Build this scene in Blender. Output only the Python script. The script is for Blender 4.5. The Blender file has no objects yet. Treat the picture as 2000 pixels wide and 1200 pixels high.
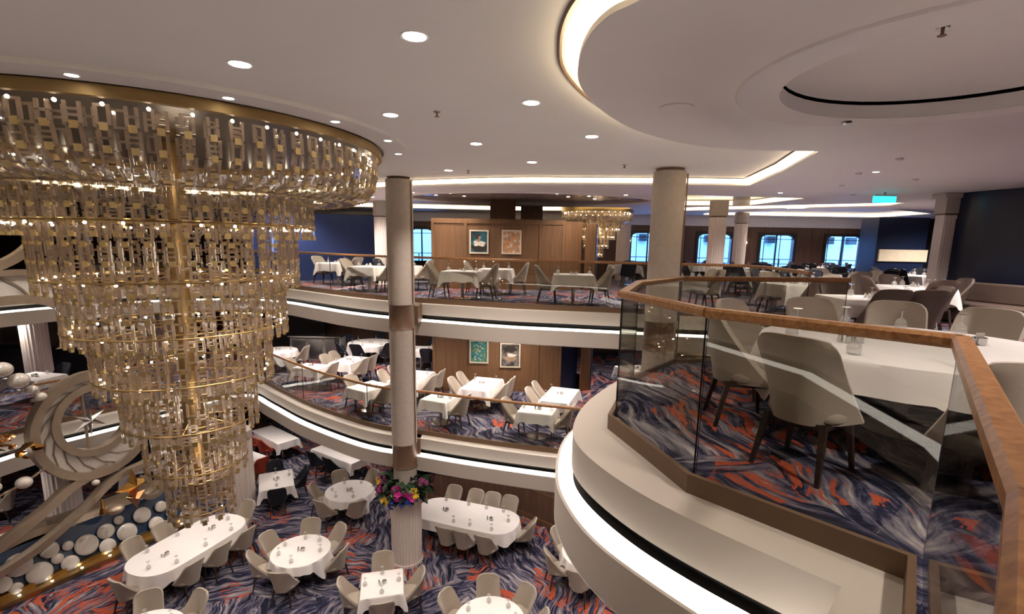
import bpy, bmesh, math, random
import numpy as np
from mathutils import Vector, Matrix
from mathutils.geometry import tessellate_polygon
random.seed(7)
PI = math.pi
S = bpy.context.scene
COL = S.collection
# ------------------------------------------------------------------ camera, world, exposure
cam_d = bpy.data.cameras.new('camera'); cam = bpy.data.objects.new('camera', cam_d); COL.objects.link(cam); S.camera = cam
R_ = Vector((0.999846, 0.003017, 0.017283)); U_ = Vector((-0.017544, 0.171930, 0.984953)); F_ = Vector((0.0, 0.985105, -0.171957))
m = Matrix.Identity(4)
for i in range(3):
    m[i][0] = R_[i]; m[i][1] = U_[i]; m[i][2] = -F_[i]
m[2][3] = 1.5
cam.matrix_world = m
cam_d.sensor_fit = 'HORIZONTAL'; cam_d.sensor_width = 36.0; cam_d.lens = 985.0 / 2000 * 36
cam_d.shift_x = -0.005; cam_d.shift_y = 0.024; cam_d.clip_start = 0.05; cam_d.clip_end = 200
W = bpy.data.worlds.new('world'); S.world = W; W.use_nodes = True
bg = W.node_tree.nodes['Background']; bg.inputs[0].default_value = (0.17, 0.42, 1.0, 1); bg.inputs[1].default_value = 7.5
S.view_settings.view_transform = 'Standard'; S.view_settings.look = 'None'
S.view_settings.exposure = 0.8; S.view_settings.gamma = 1.0; S.view_settings.use_curve_mapping = False
S.cycles.transparent_max_bounces = 20; S.cycles.max_bounces = 5; S.cycles.diffuse_bounces = 3
S.cycles.glossy_bounces = 3; S.cycles.transmission_bounces = 3; S.cycles.adaptive_threshold = 0.05
S.cycles.caustics_reflective = False; S.cycles.caustics_refractive = False
S.cycles.sample_clamp_indirect = 6.0
try: S.cycles.use_denoising = True
except Exception: pass
LIT_DOWN = 120.0      # W per ceiling downlight
LIT_UNDER = 165.0     # W per downlight under the balconies
EM_STRIP = 2.1       # balcony light strips
EM_COVE = 15.0        # cove strips
# ------------------------------------------------------------------ materials
MATS = {}
def nodes_of(name):
    M = bpy.data.materials.new(name); M.use_nodes = True
    nt = M.node_tree; p = nt.nodes['Principled BSDF']
    MATS[name] = M
    return M, nt, p
def mat(name, col, rough=0.6, metal=0.0, var=0.0, scale=6.0, bump=0.0, bscale=60.0, spec=None, sheen=0.0, coat=0.0, stretch=None):
    M, nt, p = nodes_of(name)
    p.inputs['Roughness'].default_value = rough; p.inputs['Metallic'].default_value = metal
    p.inputs['Base Color'].default_value = (*col, 1)
    if spec is not None: p.inputs['Specular IOR Level'].default_value = spec
    if sheen: p.inputs['Sheen Weight'].default_value = sheen
    if coat: p.inputs['Coat Weight'].default_value = coat; p.inputs['Coat Roughness'].default_value = 0.1
    tc = nt.nodes.new('ShaderNodeTexCoord'); vec = tc.outputs['Object']
    if stretch:
        mp = nt.nodes.new('ShaderNodeMapping'); mp.inputs['Scale'].default_value = stretch
        nt.links.new(vec, mp.inputs['Vector']); vec = mp.outputs['Vector']
    if var:
        n = nt.nodes.new('ShaderNodeTexNoise'); n.inputs['Scale'].default_value = scale; n.inputs['Detail'].default_value = 4
        nt.links.new(vec, n.inputs['Vector'])
        r = nt.nodes.new('ShaderNodeValToRGB')
        r.color_ramp.elements[0].position = 0.3; r.color_ramp.elements[1].position = 0.7
        r.color_ramp.elements[0].color = (*[c * (1 - var) for c in col], 1)
        r.color_ramp.elements[1].color = (*[min(1, c * (1 + var)) for c in col], 1)
        nt.links.new(n.outputs['Fac'], r.inputs['Fac']); nt.links.new(r.outputs['Color'], p.inputs['Base Color'])
    if bump:
        n2 = nt.nodes.new('ShaderNodeTexNoise'); n2.inputs['Scale'].default_value = bscale; n2.inputs['Detail'].default_value = 3
        nt.links.new(vec, n2.inputs['Vector'])
        b = nt.nodes.new('ShaderNodeBump'); b.inputs['Strength'].default_value = bump; b.inputs['Distance'].default_value = 0.01
        nt.links.new(n2.outputs['Fac'], b.inputs['Height']); nt.links.new(b.outputs['Normal'], p.inputs['Normal'])
    return M
def emit(name, col, s):
    M = bpy.data.materials.new(name); M.use_nodes = True; nt = M.node_tree; nt.nodes.clear()
    e = nt.nodes.new('ShaderNodeEmission'); o = nt.nodes.new('ShaderNodeOutputMaterial')
    e.inputs[0].default_value = (*col, 1); e.inputs[1].default_value = s
    nt.links.new(e.outputs[0], o.inputs[0]); MATS[name] = M
    return M
def glassy(name, tint, ior, rough, haze=0.0, hazecol=(0.7, 0.7, 0.7)):
    M = bpy.data.materials.new(name); M.use_nodes = True; nt = M.node_tree; nt.nodes.clear()
    o = nt.nodes.new('ShaderNodeOutputMaterial'); t = nt.nodes.new('ShaderNodeBsdfTransparent'); g = nt.nodes.new('ShaderNodeBsdfGlossy')
    mx = nt.nodes.new('ShaderNodeMixShader'); lw = nt.nodes.new('ShaderNodeLayerWeight'); lw.inputs['Blend'].default_value = 0.5
    f0 = ((ior - 1) / (ior + 1)) ** 2      # Schlick reflectance of a thin pane, the same from both sides
    pw = nt.nodes.new('ShaderNodeMath'); pw.operation = 'POWER'; pw.inputs[1].default_value = 5.0
    f = nt.nodes.new('ShaderNodeMath'); f.operation = 'MULTIPLY_ADD'; f.inputs[1].default_value = 1 - f0; f.inputs[2].default_value = f0
    nt.links.new(lw.outputs['Facing'], pw.inputs[0]); nt.links.new(pw.outputs[0], f.inputs[0])
    t.inputs[0].default_value = (*tint, 1); g.inputs['Roughness'].default_value = rough
    nt.links.new(f.outputs[0], mx.inputs[0]); nt.links.new(g.outputs[0], mx.inputs[2])
    src = t.outputs[0]
    if haze:
        d = nt.nodes.new('ShaderNodeBsdfDiffuse'); d.inputs[0].default_value = (*hazecol, 1)
        tr = nt.nodes.new('ShaderNodeBsdfTranslucent'); tr.inputs[0].default_value = (*hazecol, 1)
        m1 = nt.nodes.new('ShaderNodeMixShader'); m1.inputs[0].default_value = 0.5
        nt.links.new(d.outputs[0], m1.inputs[1]); nt.links.new(tr.outputs[0], m1.inputs[2])
        m2 = nt.nodes.new('ShaderNodeMixShader'); m2.inputs[0].default_value = haze
        nt.links.new(t.outputs[0], m2.inputs[1]); nt.links.new(m1.outputs[0], m2.inputs[2]); src = m2.outputs[0]
    nt.links.new(src, mx.inputs[1]); nt.links.new(mx.outputs[0], o.inputs[0]); MATS[name] = M
    return M
def wood(name, c1, c2, rough=0.4, scale=(1, 1, 0.08), ns=14.0):
    M, nt, p = nodes_of(name)
    tc = nt.nodes.new('ShaderNodeTexCoord'); mp = nt.nodes.new('ShaderNodeMapping'); mp.inputs['Scale'].default_value = scale
    n = nt.nodes.new('ShaderNodeTexNoise'); n.inputs['Scale'].default_value = ns; n.inputs['Detail'].default_value = 6; n.inputs['Distortion'].default_value = 0.6
    r = nt.nodes.new('ShaderNodeValToRGB'); r.color_ramp.elements[0].position = 0.35; r.color_ramp.elements[1].position = 0.68
    r.color_ramp.elements[0].color = (*c1, 1); r.color_ramp.elements[1].color = (*c2, 1)
    nt.links.new(tc.outputs['Object'], mp.inputs['Vector']); nt.links.new(mp.outputs['Vector'], n.inputs['Vector'])
    nt.links.new(n.outputs['Fac'], r.inputs['Fac']); nt.links.new(r.outputs['Color'], p.inputs['Base Color'])
    p.inputs['Roughness'].default_value = rough
    return M
def carpet():
    M, nt, p = nodes_of('carpet'); N = nt.nodes.new; L = nt.links.new
    tc = N('ShaderNodeTexCoord'); v = N('ShaderNodeTexVoronoi'); v.inputs['Scale'].default_value = 0.7; v.feature = 'F1'
    nz = N('ShaderNodeTexNoise'); nz.inputs['Scale'].default_value = 0.8; nz.inputs['Detail'].default_value = 2
    sub = N('ShaderNodeVectorMath'); sub.operation = 'MULTIPLY_ADD'; sub.inputs[1].default_value = (0.9, 0.9, 0)
    L(tc.outputs['Object'], nz.inputs['Vector']); L(nz.outputs['Color'], sub.inputs[0]); L(tc.outputs['Object'], sub.inputs[2])
    L(sub.outputs[0], v.inputs['Vector'])
    sp = N('ShaderNodeSeparateColor'); L(v.outputs['Color'], sp.inputs[0])
    ang = N('ShaderNodeMath'); ang.operation = 'MULTIPLY'; ang.inputs[1].default_value = 6.28; L(sp.outputs[0], ang.inputs[0])
    ro = N('ShaderNodeVectorRotate'); ro.rotation_type = 'Z_AXIS'; L(sub.outputs[0], ro.inputs['Vector']); L(ang.outputs[0], ro.inputs['Angle'])
    mp = N('ShaderNodeMapping'); mp.inputs['Scale'].default_value = (1.2, 9.5, 1); L(ro.outputs[0], mp.inputs['Vector'])
    n1 = N('ShaderNodeTexNoise'); n1.inputs['Scale'].default_value = 1.0; n1.inputs['Detail'].default_value = 8; n1.inputs['Roughness'].default_value = 0.72
    n1.inputs['Distortion'].default_value = 0.4; L(mp.outputs[0], n1.inputs['Vector'])
    r1 = N('ShaderNodeValToRGB'); r1.color_ramp.interpolation = 'LINEAR'
    els = r1.color_ramp.elements; els[0].position = 0.40; els[0].color = (0.014, 0.014, 0.024, 1); els[1].position = 0.64; els[1].color = (0.40, 0.35, 0.345, 1)
    for pos, c in ((0.46, (0.022, 0.024, 0.052)), (0.50, (0.085, 0.078, 0.125)), (0.56, (0.20, 0.175, 0.20))):
        e = els.new(pos); e.color = (*c, 1)
    L(n1.outputs['Fac'], r1.inputs['Fac'])
    # orange strokes in some of the feather patches
    mp2 = N('ShaderNodeMapping'); mp2.inputs['Scale'].default_value = (1.6, 9.5, 1); mp2.inputs['Location'].default_value = (7, 3, 0); L(ro.outputs[0], mp2.inputs['Vector'])
    n2 = N('ShaderNodeTexNoise'); n2.inputs['Scale'].default_value = 1.1; n2.inputs['Detail'].default_value = 7; n2.inputs['Roughness'].default_value = 0.68; L(mp2.outputs[0], n2.inputs['Vector'])
    gt = N('ShaderNodeMath'); gt.operation = 'GREATER_THAN'; gt.inputs[1].default_value = 0.53; L(n2.outputs['Fac'], gt.inputs[0])
    n3 = N('ShaderNodeTexNoise'); n3.inputs['Scale'].default_value = 0.75; n3.inputs['Detail'].default_value = 1; L(tc.outputs['Object'], n3.inputs['Vector'])
    g3 = N('ShaderNodeMath'); g3.operation = 'GREATER_THAN'; g3.inputs[1].default_value = 0.535; L(n3.outputs['Fac'], g3.inputs[0])
    an = N('ShaderNodeMath'); an.operation = 'MULTIPLY'; L(gt.outputs[0], an.inputs[0]); L(g3.outputs[0], an.inputs[1])
    mx = N('ShaderNodeMix'); mx.data_type = 'RGBA'; L(an.outputs[0], mx.inputs['Factor']); L(r1.outputs[0], mx.inputs['A']); mx.inputs['B'].default_value = (0.42, 0.085, 0.040, 1)
    L(mx.outputs['Result'], p.inputs['Base Color']); p.inputs['Roughness'].default_value = 0.95; p.inputs['Specular IOR Level'].default_value = 0.1
    return M
carpet()
mat('ceiling', (0.84, 0.81, 0.80), 0.75, var=0.015, scale=1.0, bump=0.02, bscale=90)
mat('ceiling_low', (0.82, 0.785, 0.775), 0.6, var=0.015, scale=1.0, bump=0.02, bscale=90)
mat('cream', (0.53, 0.468, 0.412), 0.5, var=0.02, scale=2, bump=0.02)
mat('plaster', (0.46, 0.39, 0.335), 0.7, var=0.05, scale=9, bump=0.06, bscale=40)
mat('fluted', (0.80, 0.70, 0.64), 0.6, var=0.03, scale=4, bump=0.03)
mat('bronze', (0.15, 0.088, 0.05), 0.5, metal=0.1, var=0.05, bump=0.02)
mat('bronze_dark', (0.20, 0.12, 0.08), 0.4, metal=0.4, var=0.1, stretch=(1, 1, 0.1))
mat('black', (0.008, 0.008, 0.009), 0.4, var=0.1)
wood('rail_wood', (0.25, 0.105, 0.035), (0.42, 0.21, 0.082), 0.35, (14, 14, 14), 2.2)
wood('panel_wood', (0.128, 0.062, 0.026), (0.178, 0.090, 0.040), 0.45, (1, 1, 0.06))
wood('dark_wood', (0.10, 0.052, 0.035), (0.15, 0.08, 0.052), 0.4, (1, 1, 0.06))
wood('leg_wood', (0.028, 0.017, 0.013), (0.05, 0.03, 0.022), 0.4, (3, 3, 0.5))
mat('taupe', (0.40, 0.335, 0.27), 0.9, var=0.10, scale=260, bump=0.25, bscale=420, sheen=0.3, spec=0.2)
mat('brown_leather', (0.115, 0.078, 0.062), 0.6, var=0.06, scale=30, bump=0.1, bscale=200)
mat('navy', (0.012, 0.014, 0.024), 0.85, var=0.15, scale=80, bump=0.1, bscale=300)
mat('red', (0.42, 0.06, 0.025), 0.8, var=0.1, scale=80, bump=0.1, bscale=300)
mat('cloth', (0.84, 0.79, 0.765), 0.85, var=0.015, scale=8, bump=0.05, bscale=300)
mat('navy_wall', (0.024, 0.044, 0.15), 0.5, var=0.1, scale=3, spec=0.4)
mat('navy_gloss', (0.007, 0.014, 0.042), 0.30, var=0.1, scale=3, spec=0.6)
mat('black_mirror', (0.010, 0.011, 0.014), 0.06, var=0.1, spec=0.8)
mat('brass', (0.47, 0.32, 0.135), 0.36, metal=1.0, var=0.06, bump=0.02)
mat('bronze_gold', (0.33, 0.215, 0.085), 0.42, metal=0.9, var=0.15, stretch=(1, 1, 0.15))
mat('rim_brass', (0.34, 0.225, 0.095), 0.6, metal=0.6, var=0.06)
mat('canopy', (0.07, 0.045, 0.028), 0.3, metal=0.6, var=0.2)
mat('brass_plate', (0.60, 0.46, 0.24), 0.35, metal=1.0, var=0.1, scale=300, bump=0.3, bscale=500)
mat('silver', (0.40, 0.315, 0.235), 0.4, metal=0.6, var=0.05, bump=0.02)
mat('steel', (0.55, 0.54, 0.52), 0.25, metal=1.0, var=0.05)
mat('gold', (0.75, 0.42, 0.12), 0.2, metal=1.0, var=0.08)
mat('copper_gold', (0.62, 0.34, 0.16), 0.22, metal=1.0, var=0.08)
mat('pearl', (0.66, 0.595, 0.525), 0.2, var=0.03, coat=0.6)
mat('inlay', (0.66, 0.61, 0.55), 0.3, var=0.06, scale=12, coat=0.4)
mat('inlay_line', (0.30, 0.24, 0.18), 0.4, metal=0.5, var=0.05)
mat('deep_blue', (0.015, 0.045, 0.11), 0.25, var=0.2, scale=2, coat=0.3)
mat('frame_cream', (0.62, 0.54, 0.40), 0.5, var=0.05)
mat('leaf', (0.012, 0.035, 0.012), 0.45, var=0.4, scale=9)
mat('leaf_light', (0.30, 0.42, 0.05), 0.45, var=0.2, scale=9)
mat('pink', (0.55, 0.02, 0.26), 0.55, var=0.3, scale=9)
mat('mauve', (0.25, 0.06, 0.16), 0.55, var=0.3, scale=9)
mat('yellow', (0.75, 0.48, 0.03), 0.55, var=0.2, scale=9)
mat('blue', (0.02, 0.045, 0.34), 0.55, var=0.3, scale=9)
mat('outside', (0.66, 0.74, 0.84), 0.7, var=0.03)
mat('dark_frame', (0.03, 0.025, 0.025), 0.4, var=0.1)
mat('grey_box', (0.22, 0.21, 0.20), 0.6, var=0.1)
mat('wood_dark_ceiling', (0.30, 0.235, 0.21), 0.22, var=0.15, scale=3, stretch=(0.2, 3, 1))
mat('white_plastic', (0.7, 0.68, 0.66), 0.4, var=0.02)
glassy('glass', (0.865, 0.87, 0.84), 1.6, 0.0)
glassy('window_glass', (0.93, 0.97, 1.0), 1.45, 0.0)
glassy('crystal', (0.97, 0.95, 0.92), 1.9, 0.03, haze=0.46, hazecol=(0.72, 0.57, 0.455))
glassy('stemware', (0.97, 0.97, 0.97), 2.1, 0.03, haze=0.26, hazecol=(0.80, 0.78, 0.75))
emit('strip', (1.0, 0.91, 0.80), EM_STRIP)
emit('cove', (1.0, 0.80, 0.48), EM_COVE)
emit('tray_wall_glow', (1.0, 0.80, 0.50), 2.2)
emit('lamp', (1.0, 0.93, 0.82), 14.0)
emit('bulb', (1.0, 0.82, 0.58), 18.0)
emit('exit', (0.03, 0.62, 0.66), 1.6)
emit('sconce', (1.0, 0.72, 0.42), 9.0)
for k_ in ('bulb', 'lamp', 'exit', 'sconce'): MATS[k_].cycles.emission_sampling = 'NONE'    # tiny lamps: found by the rays, not sampled
# ------------------------------------------------------------------ mesh helpers
class MB:
    def __init__(s): s.v = []; s.f = []
    def add(s, vs, fs):
        o = len(s.v); s.v.extend([tuple(x) for x in vs]); s.f.extend([tuple(i + o for i in f) for f in fs]); return s
    def box(s, x0, x1, y0, y1, z0, z1, rz=0, c=None):
        vs = [(x, y, z) for z in (z0, z1) for x, y in ((x0, y0), (x1, y0), (x1, y1), (x0, y1))]
        if rz or c:
            c = c or (0, 0, 0); cs, sn = math.cos(rz), math.sin(rz)
            vs = [(c[0] + x * cs - y * sn, c[1] + x * sn + y * cs, c[2] + z) for x, y, z in vs]
        return s.add(vs, [(3, 2, 1, 0), (4, 5, 6, 7), (0, 1, 5, 4), (1, 2, 6, 5), (2, 3, 7, 6), (3, 0, 4, 7)])
    def seg(s, a, b, w, h):      # vertical slab along a plan segment: w thick, z range h
        a = Vector(a[:2]); b = Vector(b[:2]); d = (b - a).normalized(); n = Vector((-d.y, d.x)) * w / 2
        P = [a - n, b - n, b + n, a + n]
        return s.add([(p.x, p.y, z) for z in h for p in P], [(3, 2, 1, 0), (4, 5, 6, 7), (0, 1, 5, 4), (1, 2, 6, 5), (2, 3, 7, 6), (3, 0, 4, 7)])
    def lathe(s, prof, n=24, c=(0, 0, 0), cap=True, flute=0, depth=0.0):
        rows = []
        for r, z in prof:
            row = []
            for i in range(n):
                a = 2 * PI * i / n; rr = r
                if flute: rr = r - depth * abs(math.sin(a * flute / 2)) ** 0.7
                row.append((c[0] + rr * math.cos(a), c[1] + rr * math.sin(a), c[2] + z))
            rows.append(row)
        fs = []
        for j in range(len(prof) - 1):
            for i in range(n):
                k = (i + 1) % n; fs.append((j * n + i, j * n + k, (j + 1) * n + k, (j + 1) * n + i))
        if cap: fs.append(tuple(range(n - 1, -1, -1))); fs.append(tuple((len(prof) - 1) * n + i for i in range(n)))
        return s.add([v for row in rows for v in row], fs)
    def loft(s, rows, closed=False, flip=False):
        n = len(rows[0]); fs = []
        for j in range(len(rows) - 1):
            for i in range(n if closed else n - 1):
                k = (i + 1) % n; q = (j * n + i, j * n + k, (j + 1) * n + k, (j + 1) * n + i)
                fs.append(q[::-1] if flip else q)
        return s.add([v for r in rows for v in r], fs)
    def tube(s, path, r, n=8, closed=False):
        rows = []; P = [Vector(p) for p in path]; m_ = len(P)
        for i, p in enumerate(P):
            a = P[(i - 1) % m_] if (closed or i) else p; b = P[(i + 1) % m_] if (closed or i < m_ - 1) else p
            t = (b - a).normalized(); up = Vector((0, 0, 1)) if abs(t.z) < 0.9 else Vector((1, 0, 0))
            x = t.cross(up).normalized(); y = x.cross(t)
            rr = r[i] if isinstance(r, (list, tuple)) else r
            rows.append([tuple(p + x * rr * math.cos(2 * PI * k / n) + y * rr * math.sin(2 * PI * k / n)) for k in range(n)])
        if closed: rows.append(rows[0])
        s.loft(rows, True)
        if not closed:
            o = len(s.v) - n * len(rows); s.f.append(tuple(o + i for i in range(n))); s.f.append(tuple(len(s.v) - n + i for i in range(n - 1, -1, -1)))
        return s
    def prism(s, poly, z0, z1):
        n = len(poly)
        s.add([(p[0], p[1], z) for z in (z0, z1) for p in poly], [tuple(range(n - 1, -1, -1)), tuple(range(n, 2 * n))] + [(i, (i + 1) % n, n + (i + 1) % n, n + i) for i in range(n)])
        return s
    def plane(s, loops, z):
        tri = tessellate_polygon([[Vector((p[0], p[1], 0)) for p in L] for L in loops])
        vs = [(p[0], p[1], z) for L in loops for p in L]; return s.add(vs, tri)
    def sphere(s, c, r, n=12, k=8, sz=1.0):
        prof = [(max(0.001, r * math.sin(PI * j / k)), -r * sz * math.cos(PI * j / k)) for j in range(k + 1)]
        return s.lathe(prof, n, c)
    def xf(s, M):
        s.v = [tuple(M @ Vector(v)) for v in s.v]; return s
    def mesh(s, name, m_, smooth=False):
        me = bpy.data.meshes.new(name); me.from_pydata(s.v, [], s.f); me.validate()
        bm = bmesh.new(); bm.from_mesh(me); bmesh.ops.recalc_face_normals(bm, faces=bm.faces); bm.to_mesh(me); bm.free()
        if m_: me.materials.append(MATS[m_])
        if smooth:
            me.polygons.foreach_set('use_smooth', [True] * len(me.polygons))
            try: me.set_sharp_from_angle(angle=math.radians(smooth if smooth is not True else 50))
            except Exception: pass
        return me
    def build(s, name, m_, parent=None, smooth=False, bevel=0):
        o = bpy.data.objects.new(name, s.mesh(name, m_, smooth)); COL.objects.link(o)
        if parent: o.parent = parent
        if bevel:
            b = o.modifiers.new('bevel', 'BEVEL'); b.width = bevel; b.segments = 2; b.limit_method = 'ANGLE'
        return o
def inst(name, me, parent, M=None):
    o = bpy.data.objects.new(name, me); COL.objects.link(o); o.parent = parent
    if M is not None: o.matrix_basis = M
    return o
def tag(o, label, cat, group=None, kind=None):
    o['label'] = label; o['category'] = cat
    if group: o['group'] = group
    if kind: o['kind'] = kind
    return o
def thing(name, label, cat, loc=(0, 0, 0), rz=0, group=None, kind=None):
    o = bpy.data.objects.new(name, None); COL.objects.link(o); o.location = loc; o.rotation_euler = (0, 0, rz); o.empty_display_size = 0.1
    return tag(o, label, cat, group, kind)
def clone(o, parent=None):
    c = o.copy(); COL.objects.link(c); c.parent = parent
    for ch in o.children: clone(ch, c)
    return c
def offset(poly, d, closed=True):
    n = len(poly); out = []
    for i in range(n):
        p = Vector(poly[i]); a = Vector(poly[(i - 1) % n]) if closed or i else None; b = Vector(poly[(i + 1) % n]) if closed or i < n - 1 else None
        ns = []
        if a is not None: t = (p - a).normalized(); ns.append(Vector((-t.y, t.x)))
        if b is not None: t = (b - p).normalized(); ns.append(Vector((-t.y, t.x)))
        q = sum(ns, Vector((0, 0))) ; q.normalize()
        k = max(0.45, q.dot(ns[0])); o_ = p + q * d / k; out.append((o_.x, o_.y))
    return out
def spline(P, k=6):
    out = []; n = len(P)
    for i in range(n - 1):
        p0, p1, p2, p3 = [Vector(P[max(0, min(n - 1, j))]) for j in (i - 1, i, i + 1, i + 2)]
        for q in range(k):
            t = q / k; out.append(tuple(0.5 * ((2 * p1) + (p2 - p0) * t + (2 * p0 - 5 * p1 + 4 * p2 - p3) * t * t + (3 * p1 - p0 - 3 * p2 + p3) * t ** 3)))
    out.append(tuple(P[-1])); return out
def lin(P, k=6):
    out = []
    for i in range(len(P) - 1):
        a, b = Vector(P[i]), Vector(P[i + 1])
        out += [tuple(a.lerp(b, q / k)) for q in range(k)]
    out.append(tuple(P[-1])); return out
Z5, Z4, Z3 = 0.0, -3.5, -7.0
ZUP, ZLOW = 3.0, 2.86
# ------------------------------------------------------------------ plan outlines (void on the left of travel)
NEAR = [((0.82, 0.78), (0.50, 1.05), (0.40, 1.15)), ((1.95, 2.22), (1.57, 2.17), (1.20, 2.28)), ((1.50, 2.70), (1.06, 2.73), (0.86, 2.72)),
        ((1.15, 3.08), (0.74, 3.20), (0.58, 3.15)), ((1.00, 3.64), (0.53, 3.72), (0.42, 3.60)), ((0.84, 4.20), (0.50, 4.18), (0.36, 4.15)),
        ((1.05, 4.80), (0.66, 4.80), (0.47, 4.92)), ((1.27, 5.45), (0.98, 5.45), (0.74, 5.55)), ((1.66, 5.93), (1.42, 6.10), (1.25, 6.30)),
        ((2.05, 6.42), (2.10, 6.75), (2.00, 7.00)), ((3.20, 6.58), (3.10, 7.05), (3.10, 7.32)), ((4.38, 6.74), (4.20, 7.05), (4.10, 7.28))]
NA = lin([t[0] for t in NEAR]); NBc = spline([t[1] for t in NEAR[1:]]); NCc = spline([t[2] for t in NEAR[1:]])
NB_ = lin([NEAR[0][1], NEAR[1][1]])[:-1] + NBc; NC_ = lin([NEAR[0][2], NEAR[1][2]])[:-1] + NCc
FAR5 = spline([(4.80, 8.40), (5.12, 10.30)], 4) + spline([(5.00, 11.40), (3.70, 11.60), (2.30, 11.88), (1.15, 12.10), (-0.10, 12.35), (-1.50, 12.85), (-3.20, 13.50), (-4.60, 14.30), (-6.00, 15.40), (-7.6, 16.6), (-9.4, 17.1), (-11.4, 16.4), (-13.0, 14.7), (-13.8, 12.9), (-14.1, 10.0)], 4)
FAR4 = spline([(4.80, 8.40), (5.12, 10.30)], 4) + spline([(5.00, 11.15), (3.70, 11.25), (2.30, 11.45), (1.40, 11.65), (-0.10, 12.05), (-1.40, 12.45), (-2.40, 12.80), (-3.40, 13.05), (-4.45, 13.60), (-6.30, 14.95), (-8.00, 16.5), (-9.3, 17.6), (-10.5, 17.2), (-11.2, 15.4), (-12.2, 13.7), (-12.9, 12.4), (-13.5, 10.0)], 4)
BACK = [(-13.2, 5.5), (-9.0, 1.6), (-4.0, -0.3), (-0.9, -0.15), (0.30, 0.25)]
def loops(far, db, dc):
    A = NA + far + BACK; n = len(NA); B = offset(A, db); C = offset(A, dc)
    B[:n] = NB_; C[:n] = NC_
    return A, B, C
A5, B5, C5 = loops(FAR5, 0.15, 0.31); A4, B4, C4 = loops(FAR4, 0.26, 0.43)
CE = [(1.35, 1.6), (1.0, 2.55), (0.66, 3.11), (0.52, 3.31), (0.44, 3.62), (0.43, 4.09), (0.52, 4.72), (0.87, 5.57), (1.45, 6.45), (2.31, 7.18), (3.14, 7.48)]
CE = spline(CE, 4) + [(4.23, 7.49), (4.73, 9.43), (5.10, 11.62)] + spline([(3.70, 11.72), (1.57, 11.9), (-0.18, 12.12), (-2.0, 12.75), (-3.4, 13.45), (-4.6, 14.3), (-6.2, 15.6), (-9.0, 16.8), (-11.8, 16.0), (-13.6, 13.5), (-14.0, 10.0)], 4) + [(-13.2, 5.5), (-9.0, 1.2), (-4.0, -0.6), (0.3, -0.2)]
XO0, XO1, YO0, YO1 = -24.0, 19.0, -8.0, 23.2
OUT = [(XO0, YO0), (XO1, YO0), (XO1, YO1), (XO0, YO1)]
# ------------------------------------------------------------------ floors, ceilings, outer walls
tag(MB().plane([OUT, A5], Z5).build('floor', 'carpet'), 'patterned navy and orange carpet of the upper deck', 'floor', kind='structure')
tag(MB().plane([OUT, A4], Z4).build('floor', 'carpet'), 'patterned carpet of the middle deck below the upper balcony', 'floor', kind='structure')
tag(MB().plane([OUT], Z3).build('floor', 'carpet'), 'patterned navy and orange carpet of the lowest dining floor', 'floor', kind='structure')
tag(MB().plane([OUT, C5], -0.9).build('ceiling', 'ceiling'), 'cream ceiling over the middle deck', 'ceiling', kind='structure')
tag(MB().plane([OUT, C4], Z4 - 0.9).build('ceiling', 'ceiling'), 'cream ceiling over the lowest floor balcony edge', 'ceiling', kind='structure')
UPC = offset(CE, -0.34)
tag(MB().plane([UPC], ZUP).build('ceiling', 'ceiling'), 'raised cream ceiling above the atrium', 'ceiling', kind='structure')
def ell(cx, cy, rx, ry, n=48, rot=0): return [(cx + rx * math.cos(t) * math.cos(rot) - ry * math.sin(t) * math.sin(rot), cy + rx * math.cos(t) * math.sin(rot) + ry * math.sin(t) * math.cos(rot)) for t in (2 * PI * i / n for i in range(n))]
REC = ell(3.55, 4.3, 1.35, 1.32)
OVAL = ell(0.3, 16.1, 3.7, 2.1)
def rnd(P, r=0.4, k=4):
    out = []; n = len(P)
    for i in range(n):
        a, p, b = Vector(P[i - 1]), Vector(P[i]), Vector(P[(i + 1) % n])
        u = (a - p).normalized() * r; w = (b - p).normalized() * r
        for q in range(k + 1):
            t = q / k; out.append(tuple((p + u) * (1 - t) ** 2 + p * 2 * t * (1 - t) + (p + w) * t * t))
    return out
TRAYS = [rnd([(4.3, 13.9), (8.0, 14.3), (7.6, 17.3), (4.6, 17.9)]), rnd([(5.2, 18.7), (11.2, 15.0), (11.6, 16.3), (6.0, 20.6)], 0.3), rnd([(7.6, 21.3), (12.0, 17.2), (15.5, 19.4), (15.5, 22.3), (8.0, 22.5)], 0.3),
         rnd([(-7.8, 18.4), (-4.2, 18.6), (-0.4, 19.2), (4.1, 18.9), (4.4, 20.9), (-0.4, 21.9), (-7.8, 21.2)], 0.4)]
LOWC = MB().plane([OUT, CE, REC, OVAL] + TRAYS, ZLOW).build('ceiling', 'ceiling_low')
tag(LOWC, 'lower cream ceiling over the upper deck seating', 'ceiling', kind='structure')
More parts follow.
